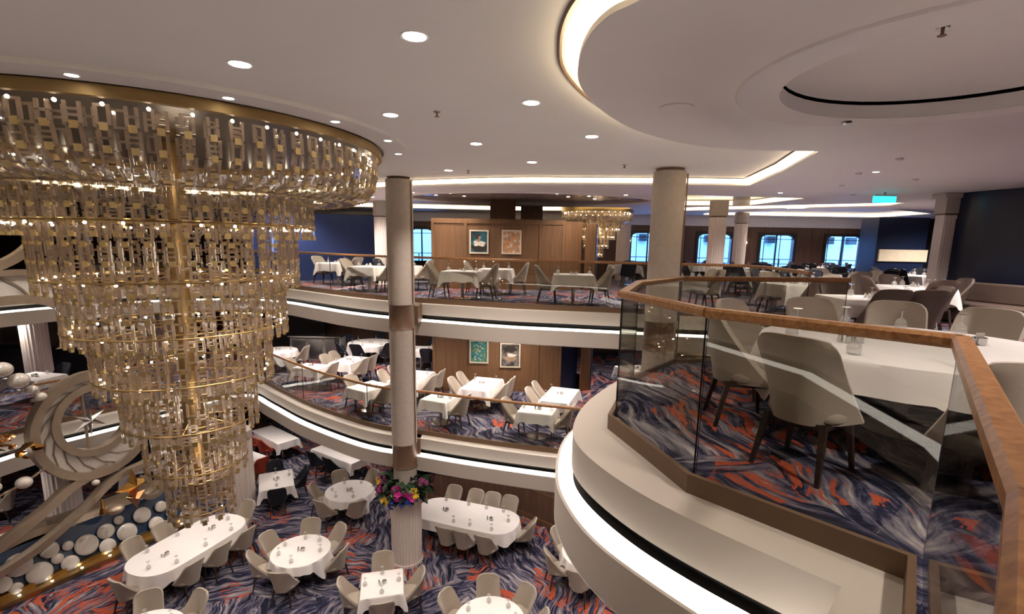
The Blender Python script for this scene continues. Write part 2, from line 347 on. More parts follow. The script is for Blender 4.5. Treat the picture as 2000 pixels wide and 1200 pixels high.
# cove round the raised ceiling: lip, trough, back wall, strip
cove = thing('cove_light', 'warm cove light running round the raised atrium ceiling', 'light', kind='structure')
def ring(poly, z): return [(p[0], p[1], z) for p in poly]
MB().loft([ring(CE, ZLOW), ring(CE, 2.90), ring(offset(CE, -0.03), 2.905), ring(offset(CE, -0.03), 2.88), ring(UPC, 2.88)], True).build('lip', 'ceiling_low', cove)
MB().loft([ring(UPC, 2.88), ring(UPC, ZUP)], True).build('back_wall', 'ceiling', cove)
MB().loft([ring(offset(CE, -0.06), 2.884), ring(offset(CE, -0.26), 2.884)], True, True).build('glow_strip', 'cove', cove)
MB().loft([ring(offset(CE, 0.13), ZUP - 0.004), ring(offset(CE, 0.15), ZUP - 0.015), ring(offset(CE, 0.17), ZUP - 0.004)], True).build('shadow_line', 'bronze', cove)
def tray(poly, h, m_, name, label, glow=True):
    t = thing(name, label, 'ceiling tray', kind='structure')
    o2 = offset(poly, -0.05)
    MB().loft([ring(poly, ZLOW), ring(poly, ZLOW + 0.03), ring(o2, ZLOW + 0.03), ring(o2, ZLOW + h)], True).build('rim', 'ceiling', t)
    MB().plane([o2], ZLOW + h).build('tray_top', m_, t)
    if glow: MB().loft([ring(offset(o2, 0.004), ZLOW + 0.035), ring(offset(o2, 0.004), ZLOW + h - 0.03)], True).build('glow_strip', 'tray_wall_glow', t)  # emissive band stands in for the tray wall lit by its cove
    return t
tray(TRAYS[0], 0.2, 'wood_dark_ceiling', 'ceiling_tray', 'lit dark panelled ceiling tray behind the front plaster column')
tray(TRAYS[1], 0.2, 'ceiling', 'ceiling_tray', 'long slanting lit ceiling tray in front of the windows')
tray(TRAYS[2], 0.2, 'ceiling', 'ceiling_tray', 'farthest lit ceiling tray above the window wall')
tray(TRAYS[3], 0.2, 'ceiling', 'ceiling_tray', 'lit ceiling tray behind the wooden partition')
tray(OVAL, 0.09, 'wood_dark_ceiling', 'ceiling_tray', 'oval dark glossy ceiling tray above the wooden partition', False)
OR = offset(OVAL, -0.35)
tag(MB().loft([ring(offset(OVAL, -0.002), ZLOW - 0.001), ring(offset(OVAL, -0.03), ZLOW - 0.03), ring(offset(OVAL, -0.3), ZLOW - 0.03), ring(OR, ZLOW - 0.001)], True).build('trim_3', 'ceiling', None, 40), 'raised oval ceiling rim around the dark tray', 'trim', kind='structure')
rt = thing('ceiling_dome', 'round recessed ceiling dome above the near round table', 'ceiling recess', kind='structure')
MB().loft([ring(REC, ZLOW), ring(REC, ZLOW + 0.13)], True).build('side', 'ceiling_low', rt, True)
MB().loft([ring(REC, ZLOW + 0.13), ring(offset(REC, -0.10), ZLOW + 0.13), ring(offset(REC, -0.10), ZLOW + 0.17)], True).build('gap', 'black', rt, True)
MB().loft([ring(offset(REC, 0.0 + 1.3 * (1 - math.cos(t))), ZLOW + 0.165 + 0.12 * math.sin(t)) for t in (0, 0.2, 0.4, 0.6, 0.8, 1.0, 1.2)], True).build('dome', 'ceiling', rt, True)
MB().plane([ell(3.55, 4.3, 0.75, 0.72)], ZLOW + 0.274).build('dome_top', 'ceiling', rt)
G2 = ell(3.47, 4.3, 1.62, 1.62)
MB().loft([ring(offset(G2, -0.02), ZLOW - 0.001), ring(G2, ZLOW - 0.018), ring(offset(G2, 0.03), ZLOW - 0.012), ring(REC, ZLOW - 0.002)], True).build('step_ring', 'ceiling_low', rt, True)
# unseen slab added above everything to keep sky light from leaking in
tag(MB().box(XO0 - 0.3, XO1 + 0.3, YO0 - 0.3, YO1 + 0.3, 3.35, 3.5).build('ceiling', 'black'), 'unseen slab added above the ceilings to block sky light', 'ceiling', kind='structure')
# outer walls
WT = 0.2
tag(MB().box(XO0 - WT, XO0, YO0, YO1, Z3, 3.35).build('wall_left', 'dark_wood'), 'dark wood outer wall on the left', 'wall', kind='structure')
tag(MB().box(XO1, XO1 + WT, YO0, YO1, Z3, 3.35).build('wall_right', 'dark_wood'), 'dark wood outer wall on the right', 'wall', kind='structure')
tag(MB().box(XO0, XO1, YO0 - WT, YO0, Z3, 3.35).build('wall_front', 'dark_wood'), 'wall behind the viewer', 'wall', kind='structure')
WIN = [(-4.9, -3.9), (5.1, 6.6), (8.12, 9.6), (10.94, 12.42), (13.9, 15.46)]
wb = MB(); YB = YO1
wb.box(XO0, XO1, YB, YB + WT, Z3, 0.66); wb.box(XO0, XO1, YB, YB + WT, 2.06, 3.35)
xs = [XO0] + [v for w in WIN for v in w] + [XO1]
for i in range(0, len(xs), 2): wb.box(xs[i], xs[i + 1], YB, YB + WT, 0.66, 2.06)
wback = tag(wb.build('wall_back', 'dark_wood'), 'dark wood window wall at the far side', 'wall', kind='structure')
MB().box(XO0, XO1, YB - 0.06, YB, 2.42, 2.86).build('cornice', 'ceiling', wback)
for xa in np.arange(4.6, 18, 0.72): MB().box(xa, xa + 0.03, YB - 0.025, YB, 0, 2.42).build('panel_batten', 'dark_wood', wback)
for k, (x0, x1) in enumerate(WIN):
    w = thing('window_%d' % (k + 1), 'arched-corner promenade window number %s from the left on far wall' % ['one', 'two', 'three', 'four', 'five'][k], 'window', (0, 0, 0), kind='structure')
    f = MB()
    f.box(x0 - 0.12, x1 + 0.12, YB - 0.06, YB, 2.06, 2.18).box(x0 - 0.12, x1 + 0.12, YB - 0.08, YB, 0.56, 0.66).box(x0 - 0.12, x0, YB - 0.06, YB, 0.66, 2.06).box(x1, x1 + 0.12, YB - 0.06, YB, 0.66, 2.06)
    for sx, xe in ((1, x0), (-1, x1)):
        f.add([(xe + dx_, YB + y, z) for y in (-0.01, 0.12) for dx_, z in ((0, 2.06), (sx * 0.22, 2.06), (sx * 0.07, 2.0), (0, 1.86))], [(0, 1, 2, 3), (7, 6, 5, 4), (0, 4, 5, 1), (1, 5, 6, 2), (2, 6, 7, 3), (3, 7, 4, 0)])
    f.build('window_frame', 'dark_frame', w)
    mu = MB(); xc = (x0 + x1) / 2
    mu.box(xc - 0.03, xc + 0.03, YB + 0.05, YB + 0.12, 0.66, 2.06); mu.build('mullion', 'dark_frame', w)
    MB().box(x0, x1, YB + 0.07, YB + 0.10, 1.88, 1.91).build('glazing_bar', 'dark_frame', w)
    for a, b in ((x0, xc - 0.03), (xc + 0.03, x1)): MB().box(a, b, YB + 0.08, YB + 0.09, 0.66, 2.06).build('pane', 'window_glass', w)
# promenade outside the windows
ext = MB().box(-20, 19, 27.5, 27.8, -2, 2.25).box(-20, 19, 23.6, 27.5, -0.2, -0.1)
eo = tag(ext.build('wall_promenade', 'outside'), 'pale bulkhead across the open promenade outside', 'wall', kind='structure')
for i, xq in enumerate((13.2, 14.9, 16.3, 9.9, 11.4, 17.5, 6.4)):
    tag(MB().box(xq, xq + 0.42, 27.2, 27.49, 1.75, 2.12).build('equipment_box', 'dark_frame'), 'dark equipment box on the promenade bulkhead outside', 'box', 'promenade boxes')
rl = thing('promenade_railing', 'thin dark railing outside the far windows', 'railing', (0, 0, 0))
for z in (0.95, 0.72): MB().tube([(-8, 25.5, z), (18.5, 25.5, z)], 0.025, 6).build('bar', 'dark_frame', rl)
for xq in range(-8, 19, 3): MB().box(xq, xq + 0.05, 25.48, 25.52, -0.1, 0.95).build('post', 'dark_frame', rl)
# ------------------------------------------------------------------ balcony fascias
def fascia(A, B, C, z, label):
    t = thing('balcony_fascia', label, 'balcony edge', kind='structure')
    A1 = offset(A, 0.035)
    MB().loft([ring(A, z + 0.001), ring(A, z + 0.05), ring(A1, z + 0.05), ring(A1, z - 0.08)], True).build('curb', 'bronze', t)
    Bi = offset(B, -0.03)
    MB().loft([ring(A1, z - 0.08), ring(Bi, z - 0.08), ring(B, z - 0.09), ring(B, z - 0.38), ring(Bi, z - 0.385), ring(offset(B, -0.09), z - 0.385)], True).build('ledge', 'cream', t, 30)
    MB().loft([ring(offset(B, -0.09), z - 0.385), ring(offset(B, -0.09), z - 0.487), ring(offset(B, -0.015), z - 0.487)], True).build('recess', 'black', t)
    Ci = offset(C, -0.025)
    MB().loft([ring(offset(B, -0.015), z - 0.487), ring(Ci, z - 0.532)], True, True).build('glow_strip', 'strip', t)
    MB().loft([ring(Ci, z - 0.54), ring(Ci, z - 0.530), ring(C, z - 0.532), ring(C, z - 0.89), ring(offset(C, -0.02), z - 0.9), ring(offset(C, -0.5), z - 0.9)], True).build('apron', 'cream', t, 30)
    return t
fascia(A5, B5, C5, Z5, 'curved cream upper balcony edge with bright light strip')
fascia(A4, B4, C4, Z4, 'curved cream middle balcony edge with bright light strip')
# ------------------------------------------------------------------ balustrades
def rail_profile(P, z, w=0.075, h=0.062):
    # swept rounded handrail along an open plan polyline
    prof = [(-w / 2, -h * 0.25), (-w / 2, h * 0.25), (-w * 0.32, h / 2), (w * 0.32, h / 2), (w / 2, h * 0.25), (w / 2, -h * 0.25), (w * 0.32, -h / 2), (-w * 0.32, -h / 2)]
    cols = [offset(P, o, False) for o, _ in prof]
    return [[(c[i][0], c[i][1], z + zz) for c, (_, zz) in zip(cols, prof)] for i in range(len(P))]
def balustrade(label, P, z, panels, rail_z=1.1, mname='rail_wood', wide=0.075):
    t = thing('glass_balustrade', label, 'balustrade', (0, 0, 0))
    Pc = P
    for i in range(len(panels)):
        a, b = panels[i]
        sub = Pc[a:b + 1]
        rows = rail_profile(sub, z + rail_z, wide)
        mb = MB(); mb.loft(rows, True); n = 8
        mb.f.append(tuple(range(n))); mb.f.append(tuple(len(mb.v) - n + k for k in range(n - 1, -1, -1)))
        mb.build('handrail', mname, t, 40)
        g0, g1 = offset(sub, 0.007, False), offset(sub, -0.007, False)
        def trim(q, e=0.008):
            q = [Vector(x) for x in q]; q[0] = q[0] + (q[1] - q[0]).normalized() * e; q[-1] = q[-1] + (q[-2] - q[-1]).normalized() * e; return [tuple(x) for x in q]
        g0, g1 = trim(g0), trim(g1)
        MB().loft([ring(g0, z + 0.03), ring(g0, z + rail_z - 0.02), ring(g1, z + rail_z - 0.02), ring(g1, z + 0.03), ring(g0, z + 0.03)]).build('glass_panel', 'glass', t)
        for q in (0, -1):
            e = MB(); v0, v1 = Vector(g0[q]), Vector(g1[q]); e.add([(v0.x, v0.y, z + 0.03), (v1.x, v1.y, z + 0.03), (v1.x, v1.y, z + rail_z - 0.02), (v0.x, v0.y, z + rail_z - 0.02)], [(0, 1, 2, 3)])
            e.build('panel_edge', 'black', t)
    return t
nearP = [(0.30, 0.25), (0.80, 0.755), (1.95, 2.22), (1.15, 3.08), (0.84, 4.20), (1.27, 5.45), (2.05, 6.42), (3.20, 6.58), (4.38, 6.74)]
nearP = offset(nearP, -0.03, False)
balustrade('nearest glass balustrade with thick oak handrail round the near balcony', nearP, Z5, [(0, 1), (1, 2), (2, 3), (3, 4), (4, 5), (5, 6), (6, 7), (7, 8)], 1.1)
fp5 = offset(FAR5[:len(FAR5) - 9], -0.03, False)
balustrade('far glass balustrade along the upper balcony', fp5, Z5, [(i, min(i + 6, len(fp5) - 1)) for i in range(0, len(fp5) - 1, 6)], 1.1, 'rail_wood', 0.06)
fp4 = offset(FAR4[:len(FAR4) - 5], -0.03, False)
balustrade('glass balustrade along the middle balcony', fp4, Z4, [(i, min(i + 6, len(fp4) - 1)) for i in range(0, len(fp4) - 1, 6)], 1.1, 'rail_wood', 0.06)
# ------------------------------------------------------------------ columns
def tall_column(name, label, x, y, zb, drum=False):
    t = thing(name, label, 'column', (x, y, 0), kind='structure')
    r = 0.32
    MB().lathe([(r, 0.0 - 0.02), (r, 2.93), (r - 0.02, 2.95)], 48).build('shaft', 'plaster', t, 40)
    MB().lathe([(r - 0.06, 2.95), (r - 0.03, ZUP)], 48).build('neck', 'bronze_dark', t, 40)
    MB().lathe([(r + 0.015, -0.02), (r - 0.005, -0.05), (r - 0.005, -0.58), (r + 0.015, -0.61)], 48).build('bronze_band', 'bronze_dark', t, 40)
    MB().lathe([(r, -0.61), (r, -3.62)], 48).build('shaft', 'plaster', t, 40)
    MB().lathe([(r + 0.015, -3.62), (r - 0.005, -3.66), (r - 0.005, -4.2), (r + 0.015, -4.24)], 48).build('bronze_band', 'bronze_dark', t, 40)
    MB().lathe([(r - 0.02, -4.24), (r - 0.02, -5.0)], 48).build('shaft', 'plaster', t, 40)
    MB().lathe([(0.40, -4.85), (0.40, zb + 0.08), (0.43, zb + 0.06), (0.43, zb)], 96, flute=32, depth=0.022).build('fluted_drum', 'fluted', t, 40)
    for k in range(36):
        a = 2 * PI * k / 36; MB().sphere((0.425 * math.cos(a), 0.425 * math.sin(a), zb + 0.10), 0.016, 6, 4).build('stud', 'pearl', t)
    # seam strip up the side and brackets to the decks
    sm = MB()
    for z0, z1 in ((0, 2.9), (-3.6, -0.61)): sm.box(0.30, 0.326, -0.145, -0.125, z0, z1)
    sm.build('seam', 'bronze_dark', t)
    for z in (-0.08, -3.58): MB().box(0.10, 0.38, 0.1, 0.75, z - 0.46, z).build('bracket', 'bronze', t)
    return t
tall_column('column', 'tall cream column rising through three decks with bronze bands', -2.87, 12.4, Z3)
tall_column('column', 'nearer tall cream column behind the near balustrade', 2.955, 10.33, Z3)
def fluted_column(label, x, y, z0, z1, r=0.26, cap=0.3):
    t = thing('column', label, 'column', (x, y, z0), kind='structure')
    h = z1 - z0
    MB().lathe([(r, 0), (r, h - cap - 0.04)], 96, flute=24, depth=0.02).build('fluted_shaft', 'fluted', t, 40)
    MB().lathe([(r - 0.02, h - cap - 0.04), (r - 0.02, h - cap)], 32).build('groove', 'bronze_dark', t, 40)
    MB().lathe([(r + 0.02, h - cap), (r + 0.02, h)], 32).build('capital', 'plaster', t, 40)
    return t
fluted_column('fluted column in front of the second window from right', 5.97, 15.5, 0, ZLOW, 0.25, 0.45)
fluted_column('slim fluted column farther back beside the wall sconce', 8.83, 20.5, 0, ZLOW, 0.25, 0.4)
fluted_column('pale column beside the navy wall behind the tall column', -4.75, 17.9, 0, ZLOW, 0.28, 0.5)
fluted_column('pale fluted column behind the tip of the chandelier', -8.75, 15.0, Z3, Z4 - 0.9, 0.42, 0.25)
fluted_column('pale middle deck column left of the chandelier', -15.9, 16.3, Z4, -0.9, 0.36, 0.2)
fluted_column('ground column behind the crescent sculpture', -13.4, 13.9, Z3, Z4 - 0.9, 0.42, 0.25)
fluted_column('pale pillar at the far chandelier', 4.55, 22.3, 0, ZLOW, 0.3, 0.3)
# ------------------------------------------------------------------ wooden core with pictures (two decks)
YW = 16.7
def core(z0, z1, label):
    t = thing('wood_partition', label, 'partition', kind='structure')
    MB().box(-2.85, 1.5, YW, YW + 2.4, z0, z1).build('core', 'panel_wood', t)
    fr = MB()
    for xx in (-2.85, -1.78, 0.66, 1.42): MB().box(xx, xx + 0.09, YW - 0.03, YW, z0, z1).build('stile', 'panel_wood', t)
    MB().box(-2.85, 1.5, YW - 0.028, YW, z1 - 0.15, z1).build('top_rail', 'panel_wood', t)
    MB().box(-2.85, 1.5, YW - 0.028, YW, z0, z0 + 0.15).build('bottom_rail', 'panel_wood', t)
    MB().seg((1.5, YW), (2.08, YW + 0.35), 0.06, (z0, z1 - 0.03)).build('angled_panel', 'panel_wood' if z0 >= 0 else 'navy_gloss', t)
    MB().seg((2.2, YW + 0.15), (2.55, YW + 0.35), 0.05, (z0, z1 - 0.1)).build('door_leaf', 'panel_wood', t)
    MB().seg((2.57, YW + 0.36), (2.85, YW + 1.9), 0.05, (z0, z1 - 0.1)).build('side_panel', 'navy_gloss', t)
    return t
core(0.0, 2.27, 'wood panelled partition with two pictures on the upper deck')
core(Z4, -0.9, 'wood panelled partition with two pictures on the middle deck')
for (x0, x1, y, lab) in ((-1.0, -0.13, 17.8, 'left'), (0.06, 0.83, 18.3, 'right')):
    tag(MB().box(x0, x1, y, y + 0.6, 2.27, ZLOW + 0.3).build('wood_pier', 'panel_wood', None, False), '%s square wooden pier above the upper partition' % lab, 'pier', kind='structure')
# pictures: flat printed scenes painted by node patterns
def picture_mat(name, base, cols, seed, scale):
    M, nt, p = nodes_of(name); N = nt.nodes.new; L = nt.links.new
    tc = N('ShaderNodeTexCoord'); mp = N('ShaderNodeMapping'); mp.inputs['Location'].default_value = (seed, seed * 0.7, seed * 1.3); L(tc.outputs['Object'], mp.inputs['Vector'])
    n = N('ShaderNodeTexNoise'); n.inputs['Scale'].default_value = scale; n.inputs['Detail'].default_value = 3; L(mp.outputs[0], n.inputs['Vector'])
    r = N('ShaderNodeValToRGB'); els = r.color_ramp.elements; els[0].position = 0.32; els[0].color = (*base, 1); els[1].position = 0.7; els[1].color = (*cols[-1], 1)
    for i, c in enumerate(cols[:-1]): e = els.new(0.40 + 0.24 * i / max(1, len(cols) - 1)); e.color = (*c, 1)
    L(n.outputs['Fac'], r.inputs['Fac']); L(r.outputs[0], p.inputs['Base Color']); p.inputs['Roughness'].default_value = 0.4
picture_mat('art_a', (0.01, 0.03, 0.04), [(0.015, 0.07, 0.09), (0.03, 0.16, 0.19)], 1.0, 3.0)
picture_mat('art_b', (0.10, 0.20, 0.24), [(0.45, 0.30, 0.18), (0.5, 0.2, 0.08), (0.7, 0.62, 0.5)], 4.0, 9.0)
picture_mat('art_c', (0.01, 0.05, 0.05), [(0.02, 0.22, 0.28), (0.04, 0.14, 0.08), (0.30, 0.42, 0.25)], 9.0, 8.0)
picture_mat('art_d', (0.012, 0.010, 0.010), [(0.03, 0.025, 0.022), (0.22, 0.19, 0.17)], 5.0, 7.0)
mat('art_skin', (0.30, 0.20, 0.13), 0.5, var=0.2, scale=9); mat('art_white', (0.62, 0.56, 0.46), 0.5, var=0.25, scale=14); mat('art_dark', (0.02, 0.015, 0.012), 0.5, var=0.3, scale=14)
mat('art_orange', (0.55, 0.22, 0.07), 0.5, var=0.4, scale=22)
def picture(label, x0, x1, z0, z1, art, blobs):
    t = thing('framed_picture', label, 'picture', (0, YW - 0.03, 0))
    f = MB(); b = 0.045
    for a in ((x0, x1, z0, z0 + b), (x0, x1, z1 - b, z1), (x0, x0 + b, z0 + b, z1 - b), (x1 - b, x1, z0 + b, z1 - b)): f.box(a[0], a[1], -0.04, 0, a[2], a[3])
    f.build('frame', 'frame_cream', t)
    cv = MB().box(x0 + b, x1 - b, -0.015, 0, z0 + b, z1 - b).build('canvas', art, t)
    w, h = x1 - x0, z1 - z0
    for k, (u, v, ru, rv, m_) in enumerate(blobs):
        pts = [(x0 + w * u + w * ru * math.cos(a) * (1 + 0.18 * math.sin(3 * a + k)), z0 + h * v + h * rv * math.sin(a) * (1 + 0.15 * math.cos(2 * a + k))) for a in (2 * PI * i / 22 for i in range(22))]
        pts = [(min(max(a, x0 + b), x1 - b), min(max(c, z0 + b), z1 - b)) for a, c in pts]
        MB().add([(a, -0.0165 - 0.0006 * k, c) for a, c in pts], [tuple(range(22))]).build('painted_shape', m_, cv)
picture('teal painting of a dark haired figure in white on upper partition', -1.6, -0.98, 1.155, 1.915, 'art_a', [(0.5, 0.24, 0.40, 0.20, 'art_dark'), (0.5, 0.44, 0.30, 0.12, 'art_white'), (0.66, 0.36, 0.12, 0.06, 'art_white'), (0.34, 0.38, 0.12, 0.06, 'art_white'), (0.47, 0.57, 0.10, 0.07, 'art_skin'), (0.45, 0.72, 0.15, 0.11, 'art_dark'), (0.54, 0.68, 0.07, 0.07, 'art_skin')])
picture('orange and cream abstract painting on upper partition', -0.555, 0.089, 1.155, 1.93, 'art_b', [(0.2 + 0.6 * ((k * 29) % 13) / 13, 0.3 + 0.55 * ((k * 17) % 11) / 11, 0.03 + 0.02 * (k % 3), 0.10 - 0.02 * (k % 3), ('art_white', 'art_orange', 'art_skin')[k % 3]) for k in range(26)])
picture('teal and green floral painting on middle deck partition', -1.596, -0.955, -2.52, -1.72, 'art_c', [(0.3 + 0.4 * ((k * 37) % 10) / 10, 0.15 + 0.7 * ((k * 53) % 11) / 11, 0.035, 0.028, 'art_white') for k in range(14)])
picture('dark sepia wave painting on middle deck partition', -0.561, 0.126, -2.65, -1.80, 'art_d', [(0.5, 0.35, 0.3, 0.12, 'art_skin'), (0.55, 0.5, 0.22, 0.08, 'art_white'), (0.5, 0.75, 0.3, 0.12, 'art_dark')])
# ------------------------------------------------------------------ other partitions and walls
tag(MB().loft([[(x, y, z) for x, y in spline([(-9.6, 18.2), (-7.6, 19.0), (-6.0, 19.6), (-5.0, 19.9)], 5)] for z in (0, 2.45)]).build('wall_navy', 'navy_wall'), 'navy blue partition behind the upper deck tables on left', 'wall', kind='structure')
tag(MB().box(-9.6, -5.0, 19.95, 20.2, 2.15, 2.5).build('trim_1', 'black'), 'black band above the navy partition', 'trim', kind='structure')
tag(MB().loft([[(x, y, z) for x, y in spline([(10.45, 12.35), (10.5, 11.8), (10.75, 11.0), (11.2, 9.5), (11.8, 7.0), (12.2, 3.0)], 5)] for z in (0, ZLOW)]).build('wall_blue', 'navy_gloss', None, 60), 'curved glossy navy wall at the right edge', 'wall', kind='structure')
pil = thing('pilaster', 'fluted cream pilaster at the end of the navy wall', 'pilaster', (10.3, 12.5, 0), kind='structure')
MB().box(-0.14, 0.14, -0.14, 0.14, 0, 2.35).build('shaft', 'fluted', pil)
for q in (-0.08, 0, 0.08): MB().box(q - 0.02, q + 0.02, -0.155, -0.14, 0.05, 2.3).build('reed', 'fluted', pil)
MB().box(-0.17, 0.17, -0.17, 0.17, 2.39, 2.74).build('capital', 'cream', pil)
MB().box(-0.15, 0.15, -0.15, 0.15, 2.35, 2.39).build('groove', 'bronze_dark', pil)
MB().box(-0.26, 0.22, -0.22, 0.2, 2.74, ZLOW).build('abacus', 'cream', pil, bevel=0.02)
mb_ = thing('mirror_station', 'black glossy waiter station beside the navy wall', 'cabinet', (0, 0, 0), kind='structure')
MB().box(12.2, 13.9, 17.5, 18.4, 0, 2.6).build('tower', 'navy_gloss', mb_)
MB().box(13.9, 16.4, 17.9, 18.4, 0, 2.6).build('mirror_back', 'black_mirror', mb_)
MB().box(13.9, 16.4, 17.4, 17.9, 0.75, 0.8).build('counter', 'navy_gloss', mb_)
MB().box(12.3, 13.95, 17.44, 17.5, 1.12, 1.52).build('reflection_board', 'frame_cream', mb_)  # cream board in place of the pale reflection on the black front
for i, xq in enumerate((14.15, 14.35, 14.55)):
    j = tag(MB().lathe([(0.06, 0), (0.075, 0.08), (0.05, 0.2), (0.055, 0.26)], 12, (xq, 17.55, 0.8)).build('coffee_pot', 'steel', None, 40), 'silver coffee pot on the black waiter station, %s' % ['left', 'middle', 'right'][i], 'pot', 'coffee pots')
# wood dado wall under the middle balcony on the lowest floor
dado = [(-4.2, 17.0), (-3.2, 15.9), (-1.8, 15.35), (-0.1, 15.0), (1.3, 13.9), (3.2, 12.9), (5.5, 12.4)]
dw = tag(MB().loft([[(x, y, z) for x, y in spline(dado, 5)] for z in (Z3, Z4 - 0.9)]).build('wall_dado', 'dark_wood'), 'curved dark wood wall under the middle balcony', 'wall', kind='structure')
for z0, z1 in ((Z3, Z3 + 0.16), (Z3 + 1.0, Z3 + 1.05), (Z3 + 1.55, Z3 + 1.6)):
    o = offset(spline(dado, 5), -0.03, False); o1 = offset(spline(dado, 5), 0.0, False)
    MB().loft([ring(o1, z0), ring(o, z0), ring(o, z1), ring(o1, z1)]).build('moulding', 'panel_wood', dw)
tag(MB().box(-13, -8.6, 22.2, 22.5, Z4, -0.9).build('wall_service', 'black'), 'black service wall on the middle deck at left', 'wall', kind='structure')
cab = thing('service_cabinet', 'grey service cabinet on the middle deck by the dark wall', 'cabinet', (-8.3, 21.0, Z4))
MB().box(-1.2, 0.9, -0.3, 0.4, 0, 1.0).build('body', 'grey_box', cab); MB().box(-1.25, 0.95, -0.4, 0.45, 1.0, 1.05).build('counter', 'steel', cab)
for q in (-1.1, -0.4, 0.3): MB().box(q, q + 0.55, -0.33, -0.3, 0.1, 0.9).build('door', 'steel', cab)
tag(MB().box(-20, -15.2, 17.6, 17.8, Z4, Z4 + 1.1).build('wall_navy', 'black'), 'low navy wall with steel top on middle deck at left', 'wall', kind='structure')
tag(MB().box(-20, -15.2, 17.5, 17.85, Z4 + 1.1, Z4 + 1.17).build('trim_2', 'steel'), 'steel cap of the low navy wall', 'trim', kind='structure')
tag(MB().box(-22, -14, 20.5, 20.7, Z4, -0.9).build('wall_cream', 'cream'), 'cream back wall on the middle deck at left', 'wall', kind='structure')
# exit sign, sconces
ex = thing('exit_sign', 'glowing turquoise exit sign hanging under the right ceiling', 'sign', (8.76, 12.5, 2.62))
MB().box(-0.27, 0.27, -0.02, 0.02, 0, 0.15).build('panel', 'exit', ex); MB().box(-0.25, 0.25, -0.03, 0.03, 0.15, 0.19).build('holder', 'white_plastic', ex); MB().box(-0.02, 0.02, -0.02, 0.02, 0.19, ZLOW - 2.62).build('stem', 'white_plastic', ex)
ex = thing('exit_sign', 'small turquoise exit sign behind the tall cream column', 'sign', (-4.0, 17.2, 2.55))
MB().box(-0.2, 0.2, -0.02, 0.02, 0, 0.15).build('panel', 'exit', ex); MB().box(-0.02, 0.02, -0.02, 0.02, 0.15, ZLOW - 2.55).build('stem', 'white_plastic', ex)
for i, xq in enumerate((4.96, 10.19)):
    sc = thing('wall_sconce', 'small glowing wall sconce %s' % ('beside the far chandelier' if i == 0 else 'beside the slim fluted column'), 'lamp', (xq, YB - 0.05, 1.72), group='wall sconces')
    MB().sphere((0, -0.1, 0), 0.07, 12, 8).build('globe', 'sconce', sc); MB().box(-0.04, 0.04, -0.05, 0.05, -0.12, -0.05).build('bracket', 'brass', sc)
ORD = ['first', 'second', 'third', 'fourth', 'fifth', 'sixth']
# ------------------------------------------------------------------ downlights, sprinklers, speakers
def inside(p, poly):
    c = False
    for i in range(len(poly)):
        (x0, y0), (x1, y1) = poly[i - 1], poly[i]
        if (y0 > p[1]) != (y1 > p[1]) and p[0] < (x1 - x0) * (p[1] - y0) / (y1 - y0) + x0: c = not c
    return c
def downlight(x, y, z, r, watt, label, group, cone=130, vis=True):
    if abs(z - ZLOW) < 0.01 and any(inside((x, y), T_) for T_ in TRAYS): z = ZLOW + 0.199
    if abs(z - ZLOW) < 0.01 and inside((x, y), OVAL): z = ZLOW + 0.089
    t = thing('downlight', label, 'downlight', (x, y, z), group=group)
    MB().lathe([(r * 1.0, -0.001), (r * 1.28, -0.006), (r * 1.3, 0.0)], 24, cap=False).build('bezel', 'white_plastic', t, 40)
    MB().lathe([(0.001, -0.004), (r, -0.004)], 24, cap=False).build('lens', 'lamp', t)
    if watt:
        l = bpy.data.lights.new('downlight_lamp', 'SPOT'); l.energy = watt; l.spot_size = math.radians(cone); l.spot_blend = 0.8; l.shadow_soft_size = 0.09; l.color = (1.0, 0.895, 0.82)
        o = bpy.data.objects.new('lamp_beam', l); COL.objects.link(o); o.parent = t; o.location = (0, 0, -0.03)
    return t
for (x, y), nm_ in zip(((-0.8, 4.06), (-2.46, 4.73), (0.11, 5.79), (-1.57, 6.43), (-0.68, 8.13), (1.0, 7.46), (0.22, 9.81), (-1.51, 11.09), (-6.5, 3.4), (-9.5, 6.0), (-10.4, 9.5), (-9.5, 13.0), (-5.6, 13.4)),
        ('largest one at the top centre', 'left of the largest one', 'just left of the curved cove', 'just right of the chandelier rim', 'small one in the middle of the ceiling', 'below the round ceiling cove',
         'left of the nearer tall column top', 'nearest to the far tall column top', 'out of sight above the left front', 'out of sight left of chandelier', 'hidden behind the chandelier at left', 'hidden behind the chandelier, farther', 'hidden behind the chandelier at right')):
    downlight(x, y, ZUP, 0.085, LIT_DOWN * (0.55 if x > -1 and y < 7.6 else 2.6), 'bright round ceiling downlight, %s' % nm_, 'atrium downlights', 112)
for (x, y), nm_ in zip(((-4.12, 4.94), (-3.07, 5.62), (-2.3, 6.6), (-1.94, 7.74), (-2.05, 8.86)), ORD):
    downlight(x, y, ZUP - 0.05, 0.05, 0, 'small downlight beside the chandelier rim, %s from left' % nm_, 'chandelier ring downlights')
for x, y in ((2.2, 3.55), (3.0, 1.0), (6.0, 4.0), (8.6, 7.0), (0.6, -1.5)):  # first is a real fitting; the others are added out of view as fill
    downlight(x, y, ZLOW + (0.27 if (x, y) == (2.39, 3.65) and False else 0), 0.05, LIT_DOWN * (0.5 if x < 2.5 else 2.3), 'small round downlight in the right ceiling, most added out of view as fill', 'right ceiling downlights', 140)
for x, y in ((-2.1, 15.6), (-1.4, 15.0), (-1.75, 16.4), (1.1, 15.2), (1.5, 16.0), (2.1, 15.7), (2.4, 16.6), (-2.6, 16.2)):
    downlight(x, y, ZLOW + 0.089, 0.05, LIT_DOWN * 0.6, 'small downlight in the oval dark ceiling tray', 'oval tray downlights', 140)
